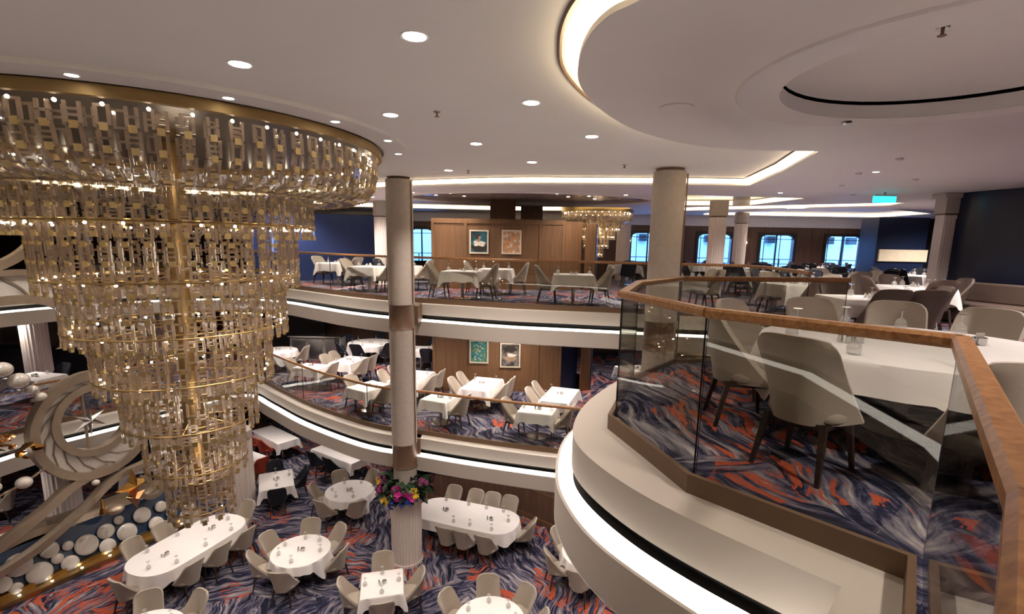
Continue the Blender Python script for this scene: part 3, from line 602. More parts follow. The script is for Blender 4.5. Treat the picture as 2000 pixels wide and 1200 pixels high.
for x, y in ((13.0, 15.4), (13.7, 15.9), (14.4, 15.2), (10.5, 20), (13, 20), (6.5, 13), (9.5, 17.8), (-6.5, 16.6), (-8.2, 18.0), (2.9, 14.2), (-3.0, 14.6), (-4.6, 16.3), (9.5, 9.0), (6.3, 9.3)):  # includes lamps added to brighten the seats between rail and partition
    downlight(x, y, ZLOW - 0.0, 0.05, LIT_DOWN * 2.2, 'small downlight in the far upper deck ceiling, some added as fill light', 'far ceiling downlights', 140)
for x, y in ((-8.6, 18.2), (-6.5, 16.6), (-4.6, 15.2), (-2.8, 14.6), (-0.8, 13.8), (1.0, 13.4), (-0.2, 15.6), (-6.4, 19.6), (-3.6, 18.4), (3.4, 13.2), (-12.5, 18.2), (-16, 15.8), (3.6, 17.5)):
    downlight(x, y, -0.9, 0.05, LIT_UNDER, 'small downlight under the upper balcony', 'downlights under the upper balcony', 150)
for x, y in ((-8.6, 18.2), (-6.2, 16.6), (-3.2, 15.2), (-0.9, 14.2), (1.0, 12.6), (2.6, 11.9), (-10.8, 17.8), (1.8, 8.0), (3.4, 9.4), (-14.4, 12.6), (-15, 9)):
    downlight(x, y, Z4 - 0.9, 0.05, LIT_UNDER * 0.4, 'small downlight under the middle balcony', 'downlights under the middle balcony', 150)
def sprinkler(x, y, z, lab):
    t = thing('sprinkler', 'small brass sprinkler head %s' % lab, 'sprinkler', (x, y, z))
    MB().lathe([(0.045, 0), (0.04, -0.01)], 16).build('plate', 'steel', t); MB().lathe([(0.012, -0.01), (0.012, -0.05), (0.03, -0.055), (0.03, -0.06)], 10).build('nozzle', 'bronze_dark', t)
sprinkler(-0.98, 6.23, ZUP, 'between the ceiling downlights near the chandelier'); sprinkler(1.97, 9.92, ZUP, 'beside the nearer tall column top'); sprinkler(-1.09, 11.04, ZUP, 'by the tall column top'); sprinkler(3.11, 4.07, ZLOW + 0.27, 'in the round ceiling dome')
sp = thing('ceiling_speaker', 'round flush speaker cover in the right ceiling', 'speaker', (1.54, 5.32, ZLOW)); MB().lathe([(0.165, 0), (0.165, -0.008), (0.155, -0.012)], 32).build('cover', 'ceiling_low', sp, 40)
for x, y, lab in ((3.51, 5.75, 'on the rim of the ceiling dome'), (6.1, 9.46, 'before the exit sign'), (8.37, 13.07, 'left of the exit sign'), (6.9, 11.2, 'between the exit sign and dome'), (5.68, 7.9, 'nearest the ceiling dome'), (7.64, 10.12, 'above the pilaster side')):
    d = thing('smoke_detector', 'small ceiling detector %s' % lab, 'detector', (x, y, ZLOW)); MB().lathe([(0.055, 0), (0.05, -0.025), (0.03, -0.035)], 16).build('body', 'steel' if x < 4 else 'white_plastic', d, 40)
# ------------------------------------------------------------------ chandeliers
def link_mesh(name, kind=0):
    b = MB(); h, w, t, d = 0.212, 0.15, 0.034, 0.024
    def fr(w_, h_, zc=0.0, t_=t):
        b.box(-w_ / 2, -w_ / 2 + t_, -d / 2, d / 2, zc - h_ / 2, zc + h_ / 2); b.box(w_ / 2 - t_, w_ / 2, -d / 2, d / 2, zc - h_ / 2, zc + h_ / 2)
    if kind == 0:      # H with twin bars
        fr(w, h); b.box(-w / 2 + t, w / 2 - t, -d / 2, d / 2, 0.016, 0.044); b.box(-w / 2 + t, w / 2 - t, -d / 2, d / 2, -0.044, -0.016)
    elif kind == 1:    # closed frame
        fr(w * 0.92, h); b.box(-w * 0.46 + t, w * 0.46 - t, -d / 2, d / 2, -h / 2, -h / 2 + 0.028); b.box(-w * 0.46 + t, w * 0.46 - t, -d / 2, d / 2, h / 2 - 0.028, h / 2)
    else:              # two short frames
        fr(w * 0.8, h * 0.46, h * 0.26); fr(w * 0.8, h * 0.46, -h * 0.26); b.box(-w * 0.4 + t, w * 0.4 - t, -d / 2, d / 2, -0.014, 0.014)
    return b
LINKS = [link_mesh('link', k) for k in range(3)]
LMES = [b.mesh('crystal_link', 'crystal') for b in LINKS]
PLATE = MB().box(-0.034, 0.034, -0.019, 0.019, -0.036, 0.036)
PMES = PLATE.mesh('brass_clip', 'brass_plate')
def chandelier(label, loc, rings, bowl, spacing, big=True, sc=1.0):
    t = thing('chandelier', label, 'chandelier', loc)
    C = Vector(loc); camp = Vector((0, 0, 1.5)); items = []; clips = []; bulbs = []
    def strings(path, n, ph, outer=True, skip_clip=False):
        for i in range(n):
            a = 2 * PI * (i + ph) / n
            ca, sa = math.cos(a), math.sin(a)
            for j in range(len(path) - 1):
                (r0, z0), (r1, z1) = path[j], path[j + 1]
                p0 = Vector((r0 * ca, r0 * sa, z0)); p1 = Vector((r1 * ca, r1 * sa, z1))
                zax = (p0 - p1); ln = zax.length; zax.normalize(); xax = Vector((-sa, ca, 0)); yax = zax.cross(xax)
                M = Matrix((xax, yax, zax)).transposed().to_4x4(); M.translation = (p0 + p1) / 2
                sx = sc if not big else 1.0
                M = M @ Matrix.Diagonal((sx, sx, ln / 0.245, 1))
                dist = (C + M.translation - camp).length + (0 if outer else 1.5)
                items.append((dist, (i + j) % 3 if outer else (i * 2 + j) % 3, M))
                if outer and not skip_clip:
                    M2 = Matrix((xax, yax, zax)).transposed().to_4x4(); M2.translation = p1; M2 = M2 @ Matrix.Diagonal((sx, sx, sx, 1))
                    clips.append((dist, M2))
    # bowl shaped top tier
    n1 = int(2 * PI * bowl[0][0] / spacing)
    strings(bowl, n1, 0); strings([(r - 0.3 * sc, z + 0.02) for r, z in bowl[:4]], int(n1 * 0.8), 0.4, False)
    zt = bowl[-1][1] + 0.10
    for k, (r, z) in enumerate(rings):
        n = max(8, int(2 * PI * r / spacing)); top = (rings[k - 1][1] - 0.04) if k else zt
        m_ = 3; path = [(r, top + (z - top) * q / m_) for q in range(m_ + 1)] + [(r, z - 0.16 * sc)]
        strings(path, n, 0.5 * (k % 2)); strings([(r - 0.2 * sc, p[1] + 0.05) for p in path[:-1]], int(n * 0.55), 0.3, False, True)
        tr = MB(); tr.tube([((r + 0.012) * math.cos(2 * PI * i / 64), (r + 0.012) * math.sin(2 * PI * i / 64), z) for i in range(64)], 0.014 * sc, 6, True).build('brass_ring', 'brass', t, True)
        MB().tube([((r - 0.16 * sc) * math.cos(2 * PI * i / 64), (r - 0.16 * sc) * math.sin(2 * PI * i / 64), z + 0.03) for i in range(64)], 0.012 * sc, 6, True).build('brass_ring', 'brass', t, True)
        if big:
            sp_ = MB()
            for i in range(8):
                a = 2 * PI * i / 8 + 0.3 * k; MB().tube([(0.16 * math.cos(a), 0.16 * math.sin(a), z + 0.03), (r * math.cos(a), r * math.sin(a), z)], 0.009, 5).build('spoke', 'brass', t)
        nb = 0 if (big and k > 3) else max(6, int(2 * PI * r / (0.42 * sc)))
        for i in range(nb):
            a = 2 * PI * i / nb + k; bulbs.append(((r - 0.09 * sc) * math.cos(a), (r - 0.09 * sc) * math.sin(a), z - 0.03))
    for i in range(int(n1 * 0.6)):
        a = 2 * PI * i / int(n1 * 0.6); bulbs.append(((bowl[0][0] - 0.09) * math.cos(a), (bowl[0][0] - 0.09) * math.sin(a), bowl[0][1] + 0.0))
    items.sort(key=lambda q: q[0]); clips.sort(key=lambda q: q[0])
    lim = 300 if big else 0
    for d, k, M in items[:lim]: inst('crystal_link', LMES[k], t, M)
    for d, M in clips[:lim]: inst('brass_clip', PMES, t, M)
    def merged(name, src, lst, m_):
        vs = []; fs = []
        V = [np.array([(*v, 1) for v in b.v]) for b in src]; Fc = [np.array(b.f) for b in src]; o = 0
        for k, M in lst:
            vs.append((V[k] @ np.array(M).T)[:, :3]); fs.append(Fc[k] + o); o += len(V[k])
        me = bpy.data.meshes.new(name); me.from_pydata(np.concatenate(vs).tolist(), [], np.concatenate(fs).tolist()); me.materials.append(MATS[m_])
        ob = bpy.data.objects.new(name, me); COL.objects.link(ob); ob.parent = t; ob['kind'] = 'stuff'; return ob
    merged('crystal_links', LINKS, [(k, M) for d, k, M in items[lim:]], 'crystal')
    merged('brass_clips', [PLATE], [(0, M) for d, M in clips[lim:]], 'brass_plate')
    bm_ = MB().sphere((0, 0, 0), 0.02 * (1 if big else 0.9), 8, 5).mesh('bulb', 'bulb', True)
    for p in bulbs: inst('bulb', bm_, t, Matrix.Translation(p))
    return t, items
RINGS = [(2.02, 1.69), (1.74, 0.91), (1.51, 0.13), (1.24, -0.63), (0.96, -1.43), (0.73, -2.19), (0.49, -2.98)]
CH, its = chandelier('huge tiered crystal chandelier with brass rings hanging through the atrium', (-5.38, 8.05, 0), RINGS,
                [(3.07, 2.80), (3.07, 2.57), (3.03, 2.36), (2.91, 2.20), (2.70, 2.12), (2.46, 2.10), (2.22, 2.12)], 0.235)
MB().lathe([(3.15, 2.95), (3.16, 2.835), (3.10, 2.83), (3.08, 2.93)], 96, cap=False).build('brass_rim', 'rim_brass', CH, 40)
MB().lathe([(0.001, 2.925), (3.15, 2.925)], 64, cap=False).build('canopy_plate', 'canopy', CH)
MB().lathe([(0.15, 2.92), (0.15, -2.75), (0.10, -2.85)], 24).build('pole', 'bronze_gold', CH, 40)
MB().lathe([(0.17, 1.72), (0.22, 1.70), (0.22, 1.62), (0.17, 1.60)], 24).build('collar', 'brass', CH, 40)
MB().lathe([(3.58, 3.0), (3.58, 2.952), (3.19, 2.95)], 96, cap=False).build('ceiling_ring', 'ceiling', CH, 40)
lt = bpy.data.lights.new('chandelier_glow', 'POINT'); lt.energy = 5; lt.color = (1.0, 0.82, 0.62); lt.shadow_soft_size = 0.25
for zz in (2.3, 1.2, 0.0, -1.2, -2.2):
    lo = bpy.data.objects.new('bulb_light', lt); COL.objects.link(lo); lo.parent = CH; lo.location = (0.6 if zz > -1 else 0.28, -0.6 if zz > -1 else -0.28, zz)
CH2, _ = chandelier('smaller crystal chandelier glowing near the far windows', (3.1, 20.6, 0), [(0.95, 2.15), (0.75, 1.85), (0.5, 1.5), (0.3, 1.15)],
                    [(1.38, 2.74), (1.38, 2.58), (1.30, 2.42), (1.15, 2.34)], 0.16, False, 0.7)
MB().lathe([(1.42, ZLOW + 0.2), (1.42, 2.74), (1.36, 2.74)], 48, cap=False).build('brass_rim', 'brass', CH2, 40)
MB().lathe([(0.05, ZLOW + 0.2), (0.05, 1.2)], 12).build('pole', 'brass', CH2, 40)
l2 = bpy.data.lights.new('chandelier_glow', 'POINT'); l2.energy = 20; l2.color = (1, 0.76, 0.5); l2.shadow_soft_size = 0.2
lo = bpy.data.objects.new('bulb_light', l2); COL.objects.link(lo); lo.parent = CH2; lo.location = (0, 0, 2.0)
# ------------------------------------------------------------------ chair
def chair_parts(fab, wide=1.0, tall=1.0):
    # front is -y, origin on the floor
    out = {}
    nu, nv = 14, 15
    def surf(u, v, off):
        top = 0.96 * tall; hw = (0.262 - 0.012 * v) * wide
        rc = 1.0
        z = 0.37 + (top - 0.37) * v
        if v > 0.8:      # rounded top corners
            e = (v - 0.8) / 0.2; hw *= (1 - 0.20 * e ** 3)
        zz = z - 0.02 * abs(u) ** 4 * v
        wrap = (0.34 * (1 - v) ** 1.3 + 0.055) * abs(u) ** 3.0
        y = 0.215 + 0.12 * v - wrap + off
        return (hw * u * (1 + 0.0 * off), y, zz)
    inner = [[surf(-1 + 2 * i / nu, j / nv, -0.028 * (1 - 0.3 * j / nv)) for i in range(nu + 1)] for j in range(nv + 1)]
    outer = [[surf((-1 + 2 * i / nu), j / nv, 0.028 * (1 - 0.3 * j / nv)) for i in range(nu + 1)] for j in range(nv + 1)]
    for row in outer:
        for i, p in enumerate(row):
            k = 1.0 + 0.06 * 1; row[i] = (p[0] * 1.07, p[1], p[2])
    b = MB(); b.loft(inner); b.loft(outer, flip=True)
    b.loft([inner[-1], outer[-1]]); b.loft([inner[0], outer[0]], flip=True)
    b.loft([[r[0] for r in inner], [r[0] for r in outer]]); b.loft([[r[-1] for r in inner], [r[-1] for r in outer]], flip=True)
    out['backrest'] = b.mesh('backrest', fab, 60)
    # rounded seat cushion
    pts = [(0.245 * wide * math.copysign(abs(math.cos(a)) ** 0.55, math.cos(a)), -0.045 + 0.225 * math.copysign(abs(math.sin(a)) ** 0.6, math.sin(a))) for a in (2 * PI * i / 32 for i in range(32))]
    c = MB(); rows = [(0.93, 0.385), (1.0, 0.40), (1.01, 0.435), (0.97, 0.462), (0.85, 0.475), (0.5, 0.482)]
    c.loft([[(p[0] * s, p[1] * s, z) for p in pts] for s, z in rows], True); n = 32
    c.f.append(tuple(range(n - 1, -1, -1))); c.f.append(tuple(len(c.v) - n + i for i in range(n)))
    out['seat'] = c.mesh('seat', fab, 60)
    f = MB(); f.box(-0.20 * wide, 0.20 * wide, -0.19, 0.19, 0.345, 0.385); out['seat_frame'] = f.mesh('seat_frame', 'leg_wood')
    legs = []
    for sx in (-1, 1):
        for yt, yb in ((-0.17, -0.215), (0.17, 0.255)):
            l = MB(); l.loft([[(sx * (xc + dx), yc + dy, z) for dx, dy in ((-w, -w), (w, -w), (w, w), (-w, w))] for xc, yc, z, w in ((0.185 * wide, yt, 0.385, 0.021), (0.225 * wide, yb, 0.0, 0.013))], True)
            l.f.append((0, 1, 2, 3)); l.f.append((7, 6, 5, 4)); legs.append(l.mesh('leg', 'leg_wood'))
    out['legs'] = legs
    return out
CHAIRS = {}
def make_chair(fab):
    if fab not in CHAIRS: CHAIRS[fab] = chair_parts(fab)
    return CHAIRS[fab]
def place_chair(fab, x, y, z, rz, label, group):
    d = make_chair(fab); t = thing('dining_chair', label, 'chair', (x, y, z), rz, group)
    for k in ('seat', 'backrest', 'seat_frame'): inst(k, d[k], t)
    for l in d['legs']: inst('leg', l, t)
    return t
# ------------------------------------------------------------------ labels by place at a table
def sides(c, pts):
    """name every seat round table centre c by the side it has when seen from the camera"""
    v = Vector((c[0], c[1])).normalized(); r = Vector((v.y, -v.x)); loc = []
    for i, p in enumerate(pts):
        d = Vector((p[0] - c[0], p[1] - c[1])); loc.append((d.dot(r), d.dot(v)))
    S_ = {}
    for i, (a, b) in enumerate(loc):
        s = ('near' if b < 0 else 'far') if abs(b) >= abs(a) * 0.75 else ('left' if a < 0 else 'right')
        S_.setdefault(s, []).append(i)
    out = [None] * len(pts)
    for s, ids in S_.items():
        if s in ('near', 'far'): ids.sort(key=lambda i: loc[i][0]); w = ('left', 'middle', 'right')
        else: ids.sort(key=lambda i: loc[i][1]); w = ('nearer', 'middle', 'farther')
        n = len(ids)
        for k, i in enumerate(ids):
            if n == 1: out[i] = 'on the %s side' % s
            elif n == 2: out[i] = '%s one on %s side' % ((w[0], w[2])[k], s)
            elif n == 3: out[i] = '%s one on %s side' % (w[k], s)
            else: out[i] = '%s from %s on %s side' % (ORD[k], w[0] if s in ('near', 'far') else 'front', s)
    return out
# ------------------------------------------------------------------ tables, cloths, glasses
def outline(kind, a, b, n=96):
    pts = []
    if kind == 'round':
        for i in range(n): t = 2 * PI * i / n; pts.append((a * math.cos(t), a * math.sin(t)))
    elif kind == 'oval':   # stadium, long axis x
        L = a - b
        for i in range(n):
            t = 2 * PI * i / n; c_, s_ = math.cos(t), math.sin(t); pts.append((math.copysign(L, c_) * min(1, abs(c_) * 4) + b * math.copysign(abs(c_) ** 0.9, c_), b * math.copysign(abs(s_) ** 0.85, s_)))
    else:
        per = [(-a, -b), (a, -b), (a, b), (-a, b)]; q = n // 4
        for k in range(4):
            p0, p1 = Vector(per[k]), Vector(per[(k + 1) % 4])
            for i in range(q):
                t = i / q; t = 0.5 - 0.5 * math.cos(PI * t); pts.append(tuple(p0.lerp(p1, t)))
    return pts
CLOTHS = {}
def cloth_mesh(kind, a, b, top=0.75, seed=0):
    key = (kind, a, b, seed)
    if key in CLOTHS: return CLOTHS[key]
    rr = random.Random(seed + 11); n = 96; P = outline(kind, a, b, n); Pv = [Vector(p) for p in P]
    nr = []
    for i in range(n):
        t = (Pv[(i + 1) % n] - Pv[i - 1]); v = Vector((t.y, -t.x)); v.normalize(); nr.append(v)
    rows = [[(p.x * 0.985, p.y * 0.985, top) for p in Pv], [(p.x, p.y, top - 0.004) for p in Pv]]
    drops = []; flares = []
    for i in range(n):
        th = 2 * PI * i / n
        if kind == 'rect':
            cor = min(i % 24, 24 - i % 24) / 12.0; e = max(0, 1 - cor * 2.2)
            drops.append(0.27 + 0.15 * e ** 1.2 + 0.012 * math.sin(i * 0.9 + seed)); flares.append(0.035 + 0.09 * e ** 1.5 * (1 if i % 2 == 0 else 0.85) - 0.03 * (0.35 < cor < 0.6))
        elif kind == 'oval':
            e = abs(math.cos(th)) ** 6
            drops.append(0.27 + 0.13 * max(0, math.cos(4 * th + PI)) * (0.4 + 0.6 * abs(math.cos(th)))); flares.append(0.04 + (0.035 * math.sin(13 * th + seed)) * (0.25 + e) + 0.03 * max(0, math.cos(4 * th + PI)))
        else:
            q = max(0, math.cos(4 * th + 0.7 + seed)); drops.append(0.22 + 0.31 * q ** 1.3); flares.append(0.05 + 0.05 * math.sin(12 * th + seed) * (0.4 + q) + 0.02 * math.sin(19 * th))
    for f in (0.12, 0.35, 0.65, 1.0):
        rows.append([(p.x + v.x * fl * f ** 0.8, p.y + v.y * fl * f ** 0.8, top - 0.004 - d * f) for p, v, fl, d in zip(Pv, nr, flares, drops)])
    m_ = MB(); m_.loft(rows, True); m_.f.append(tuple(range(n)))
    CLOTHS[key] = m_.mesh('tablecloth', 'cloth', 55); return CLOTHS[key]
TBL = {}
def table_meshes(kind, a, b):
    key = (kind, a, b)
    if key in TBL: return TBL[key]
    P = [(x * 0.96, y * 0.96) for x, y in outline(kind, a, b, 48)]
    TBL[key] = (MB().prism(P, 0.70, 0.738).mesh('tabletop', 'leg_wood'), MB().lathe([(0.045, 0.03), (0.045, 0.70)], 14).mesh('pedestal', 'steel', 40), MB().lathe([(0.27, 0.0), (0.27, 0.015), (0.06, 0.035)], 24).mesh('base', 'steel', 40))
    return TBL[key]
GLASS = MB().lathe([(0.032, 0.0), (0.042, 0.02), (0.044, 0.045), (0.034, 0.075), (0.010, 0.092), (0.005, 0.10), (0.005, 0.148), (0.012, 0.154), (0.036, 0.160), (0.036, 0.163)], 16)
GLASS.v = [(x * 1.15, y * 1.15, z * 1.15) for x, y, z in GLASS.v]
GLM = GLASS.mesh('wine_glass', 'stemware', 50)
SHK = MB().lathe([(0.02, 0), (0.022, 0.01), (0.018, 0.055), (0.02, 0.06), (0.012, 0.075)], 12).mesh('shaker', 'steel', 50)
CAD = MB().lathe([(0.045, 0), (0.05, 0.01), (0.05, 0.06), (0.046, 0.062), (0.044, 0.02)], 20).mesh('bowl', 'steel', 50)
CDB = MB().box(-0.03, 0.03, -0.008, 0.008, 0.0, 0.085).mesh('sugar_packets', 'pearl')
def condiments(x, y, z, tn, rz=0.0):
    t = thing('condiment_set', 'silver salt, pepper and sugar holder on %s' % tn, 'condiments', (x, y, z), rz, 'condiment sets')
    for p in ((-0.07, 0.02, 0), (-0.05, -0.05, 0)): inst('shaker', SHK, t, Matrix.Translation(p))
    inst('bowl', CAD, t, Matrix.Translation((0.05, 0, 0))); inst('sugar_packets', CDB, t, Matrix.Translation((0.05, 0, 0.015)))
COLN = {'taupe': 'taupe', 'navy': 'navy', 'red': 'red', 'brown_leather': 'brown'}
def table(tn, kind, x, y, zf, a, b, rot, seats, fab='taupe', glasses=True, cond=1, gap=0.16, seed=0, cloth=True):
    """tn: words that single the table out; seats: list of (u, v) in table-local directions or angles (deg) for round tables"""
    tn = tn[4:] if tn.startswith('the ') else tn
    t = thing('dining_table', 'steel pedestal table under the cloth of %s' % tn, 'table', (x, y, zf), rot, 'dining tables')
    tm = table_meshes(kind, a, b); inst('tabletop', tm[0], t)
    offs = [(0, 0)] if kind != 'oval' and max(a, b) < 0.75 or kind == 'round' else ([(-a * 0.5, 0), (a * 0.5, 0)] if a >= b else [(0, -b * 0.5), (0, b * 0.5)])
    for ox, oy in offs: inst('pedestal', tm[1], t, Matrix.Translation((ox, oy, 0))); inst('base', tm[2], t, Matrix.Translation((ox, oy, 0)))
    c = bpy.data.objects.new('tablecloth', cloth_mesh(kind, a, b, 0.75, seed)); COL.objects.link(c); c.location = (x, y, zf); c.rotation_euler = (0, 0, rot)
    tag(c, 'white cloth draped over %s' % tn, 'tablecloth', 'white tablecloths')
    cs, sn = math.cos(rot), math.sin(rot); pos = []; gl = []
    for q in seats:
        if kind == 'round':
            gq = gap
            if isinstance(q, tuple): q, gq = q
            an = math.radians(q) ; d = a + gq; pos.append((x + d * math.cos(an), y + d * math.sin(an), an + PI / 2 - PI + 0)); gl.append((x + (a - 0.2) * math.cos(an), y + (a - 0.2) * math.sin(an)))
        else:
            u, v, fx, fy = q   # seat centre in table units (edge = 1) and facing
            ex = u * a + math.copysign(gap, u) * (abs(fx) > 0.5); ey = v * b + math.copysign(gap, v) * (abs(fy) > 0.5)
            px, py = x + ex * cs - ey * sn, y + ex * sn + ey * cs
            dx, dy = fx * cs - fy * sn, fx * sn + fy * cs
            pos.append((px, py, math.atan2(dy, dx) + PI / 2)); ux, uy = u * a * (0.8 if abs(fx) > 0.5 else 1) - 0 * fx, v * b * (0.75 if abs(fy) > 0.5 else 1)
            ux = max(-a * 0.85, min(a * 0.85, ux)); uy = max(-b * 0.8, min(b * 0.8, uy)); gl.append((x + ux * cs - uy * sn, y + ux * sn + uy * cs))
    names = sides((x, y), pos)
    for i, (px, py, rz) in enumerate(pos):
        if kind == 'round': rz = math.atan2(y - py, x - px) + PI / 2
        fb = fab[i] if isinstance(fab, list) else fab
        if fb is None: continue
        place_chair(fb, px, py, zf, rz + random.uniform(-0.06, 0.06), '%s chair, %s of %s' % (COLN[fb], names[i], tn), 'chairs of ' + tn)
    if glasses:
        for i, (gx, gy) in enumerate(gl):
            g = bpy.data.objects.new('wine_glass', GLM); COL.objects.link(g); g.location = (gx, gy, zf + 0.751)
            tag(g, 'wine glass, %s of %s' % (names[i], tn), 'glass', 'upturned wine glasses')
    for k in range(cond):
        off = (k - (cond - 1) / 2) * a * 0.9
        condiments(x + off * cs, y + off * sn, zf + 0.751, tn + ('' if cond == 1 else (', left' if k == 0 else ', right')), rot)
    return t
T4 = [(0, -1, 0, 1), (0, 1, 0, -1), (-1, 0, 1, 0), (1, 0, -1, 0)]
LR = [(-1, 0, 1, 0), (1, 0, -1, 0)]
FB = [(0, -1, 0, 1), (0, 1, 0, -1)]
LR2 = [(-1, -0.45, 1, 0), (-1, 0.45, 1, 0), (1, -0.45, -1, 0), (1, 0.45, -1, 0)]
r_ = math.radians
# lowest floor
table('the oval table by the pearl discs', 'oval', -8.38, 11.9, Z3, 1.42, 0.72, r_(70), [(-0.52, -1, 0, 1), (0.02, -1, 0, 1), (0.55, -1, 0, 1), (-0.5, 1, 0, -1), (0.05, 1, 0, -1), (0.6, 1, 0, -1), (-1, -0.2, 1, 0), (1, 0, -1, 0)], cond=2)
table('the round table under the chandelier tip', 'round', -5.38, 11.62, Z3, 0.71, 0.71, 0, [100, 50, -5, 160, 205, 268], seed=1)
table('the round table left of the flowers', 'round', -5.19, 14.77, Z3, 0.73, 0.73, 0, [125, 65, 185, 240, 300], seed=2)
table('the oval table right of the flowers', 'oval', -1.35, 13.45, Z3, 1.55, 0.68, r_(-19), [(-0.12, 1, 0, -1), (0.25, 1, 0, -1), (0.6, 1, 0, -1), (1, 0.1, -1, 0), (0.62, -1, 0, 1), (0.2, -1, 0, 1), (-0.12, -1, 0, 1), (-0.6, 1, 0, -1)], cond=2)
table('the square table before the fluted drum', 'rect', -3.0, 10.42, Z3, 0.47, 0.46, r_(14), T4, seed=3)
table('the round table at bottom centre', 'round', -0.47, 9.32, Z3, 0.74, 0.74, 0, [150, 95, 45, 200, 0], seed=4)
table('the round table at bottom left corner', 'round', -7.3, 8.75, Z3, 0.74, 0.74, 0, [120, 62, 180, 0], seed=5)
table('the round table beneath the near balcony', 'round', 1.98, 11.75, Z3, 0.73, 0.73, 0, [135, 195, 245, 60], seed=6)
table('the ground table with navy chairs', 'rect', -7.8, 15.4, Z3, 0.5, 0.66, r_(27), FB + [(1, 0.2, -1, 0)], 'navy', seed=7)
table('the long ground table below the balcony', 'rect', -6.5, 17.6, Z3, 1.15, 0.38, r_(-33), [(-0.5, -1, 0, 1), (0.3, -1, 0, 1)], 'navy', glasses=False, cond=0, seed=8)
table('the long ground table with red chairs', 'rect', -9.7, 19.3, Z3, 1.1, 0.42, r_(-38), [(-0.4, -1, 0, 1), (0.4, -1, 0, 1)], 'red', glasses=False, cond=0, seed=9)
table('the small ground table behind the crystal tip', 'rect', -9.6, 17.1, Z3, 0.45, 0.4, r_(-30), [(1, 0, -1, 0)], 'red', glasses=False, cond=0, seed=10)
table('the ground table behind the gold star', 'rect', -12.6, 16.0, Z3, 0.65, 0.45, r_(40), FB, 'navy', glasses=False, seed=11)
table('the oval table left of the crescent', 'round', -16.3, 13.6, Z3, 0.85, 0.85, 0, [20, 100, 300], seed=12)
# middle deck
table('the middle deck table beside the chandelier', 'rect', -7.0, 16.75, Z4, 0.48, 0.36, r_(-15), LR, seed=13)
table('the middle deck table left of the column', 'rect', -4.38, 14.48, Z4, 0.42, 0.5, r_(-33), LR, seed=14)
table('the middle deck table behind the left pair', 'rect', -6.05, 17.75, Z4, 0.42, 0.62, r_(-14), LR2, seed=15)
table('the middle deck table right of the column', 'rect', -2.1, 13.5, Z4, 0.4, 0.4, r_(-24), [(1, 0, -1, 0)], seed=16)
table('the middle deck table below the pictures', 'rect', -1.05, 14.95, Z4, 0.44, 0.74, r_(-16), LR2, seed=17)
table('the middle deck table by the rail, right', 'rect', 0.57, 12.62, Z4, 0.46, 0.36, r_(-15), LR, seed=18)
table('the middle deck table before the navy panel', 'rect', 1.26, 13.95, Z4, 0.42, 0.74, r_(-18), LR2[:2], seed=19)
table('the middle deck table behind the column', 'rect', -3.35, 15.7, Z4, 0.47, 0.75, r_(-14), LR2, seed=20)
table('the big round middle deck table far back', 'round', -6.2, 21.0, Z4, 0.95, 0.95, 0, [200, 260, 320, 20, 90, 150], 'navy', seed=21)
table('the round middle deck table beside crystals', 'round', -9.3, 19.2, Z4, 0.7, 0.7, 0, [0, 270], seed=22)
table('the middle deck table seen past the column', 'rect', -3.5, 20.0, Z4, 0.8, 0.5, 0, FB, 'navy', seed=23)
table('the middle deck table far right', 'rect', 4.2, 17.2, Z4, 0.6, 0.5, r_(10), FB, 'navy', seed=24)
table('the middle deck table at far left', 'rect', -14.7, 14.9, Z4, 0.6, 0.45, r_(-10), [(0, 1, 0, -1)], 'navy', seed=25)
# upper deck, across the atrium
table('the upper table left of the column', 'rect', -4.5, 15.3, Z5, 0.45, 0.42, r_(-20), LR, seed=26)
table('the upper table under the left picture', 'rect', -1.5, 13.65, Z5, 0.48, 0.42, r_(-8), LR, seed=27)
table('the upper table behind under the pictures', 'rect', -0.65, 15.1, Z5, 0.47, 0.42, r_(-5), LR, seed=28)
table('the upper table right of the pictures', 'rect', 1.42, 12.95, Z5, 0.5, 0.40, r_(-3), LR + [(-1, 0.9, 1, 0)], seed=29)
table('the upper table behind the front column', 'rect', 4.0, 12.55, Z5, 0.48, 0.42, r_(5), [(1, 0.3, -1, 0), (1, -0.6, -1, 0)], seed=30)
table('the upper table at the right rail bend', 'rect', 5.95, 10.9, Z5, 0.5, 0.42, r_(10), FB + [(1, 0, -1, 0)], seed=31)
table('the upper table beyond the near balcony', 'rect', 5.6, 8.0, Z5, 0.62, 0.45, r_(-5), [(-0.2, 1, 0, -1), (0.5, -1, 0, 1), (-0.3, -1, 0, 1), (1, 0, -1, 0)], 'brown_leather', seed=32)
table('the upper table far left by navy wall', 'rect', -6.2, 17.4, Z5, 0.5, 0.45, r_(-25), LR + FB[1:], ['taupe', 'taupe', 'navy'], seed=33)
table('the upper table behind the tall column', 'rect', -3.6, 15.9, Z5, 0.45, 0.45, r_(-10), LR, ['navy', 'taupe'], seed=34)
table('the upper table below the far chandelier', 'rect', 4.1, 19.6, Z5, 0.55, 0.5, 0, [(1, 0, -1, 0), (0, -1, 0, 1)], 'navy', seed=35)
far = [(6.9, 12.6, 'navy', 'left of front row'), (8.6, 13.6, 'taupe', 'second of front row'), (9.9, 14.6, 'navy', 'third of front row'), (7.6, 16.6, 'navy', 'middle row, left'), (10.2, 17.4, 'navy', 'middle row, centre'),
       (12.0, 15.6, 'navy', 'before the waiter station'), (11.8, 20.0, 'navy', 'by the third window'), (14.4, 20.6, 'navy', 'by the last window'), (9.0, 19.0, 'navy', 'by the second window'), (7.2, 20.8, 'navy', 'beside the first window'), (8.3, 10.6, 'brown_leather', 'before the pilaster')]
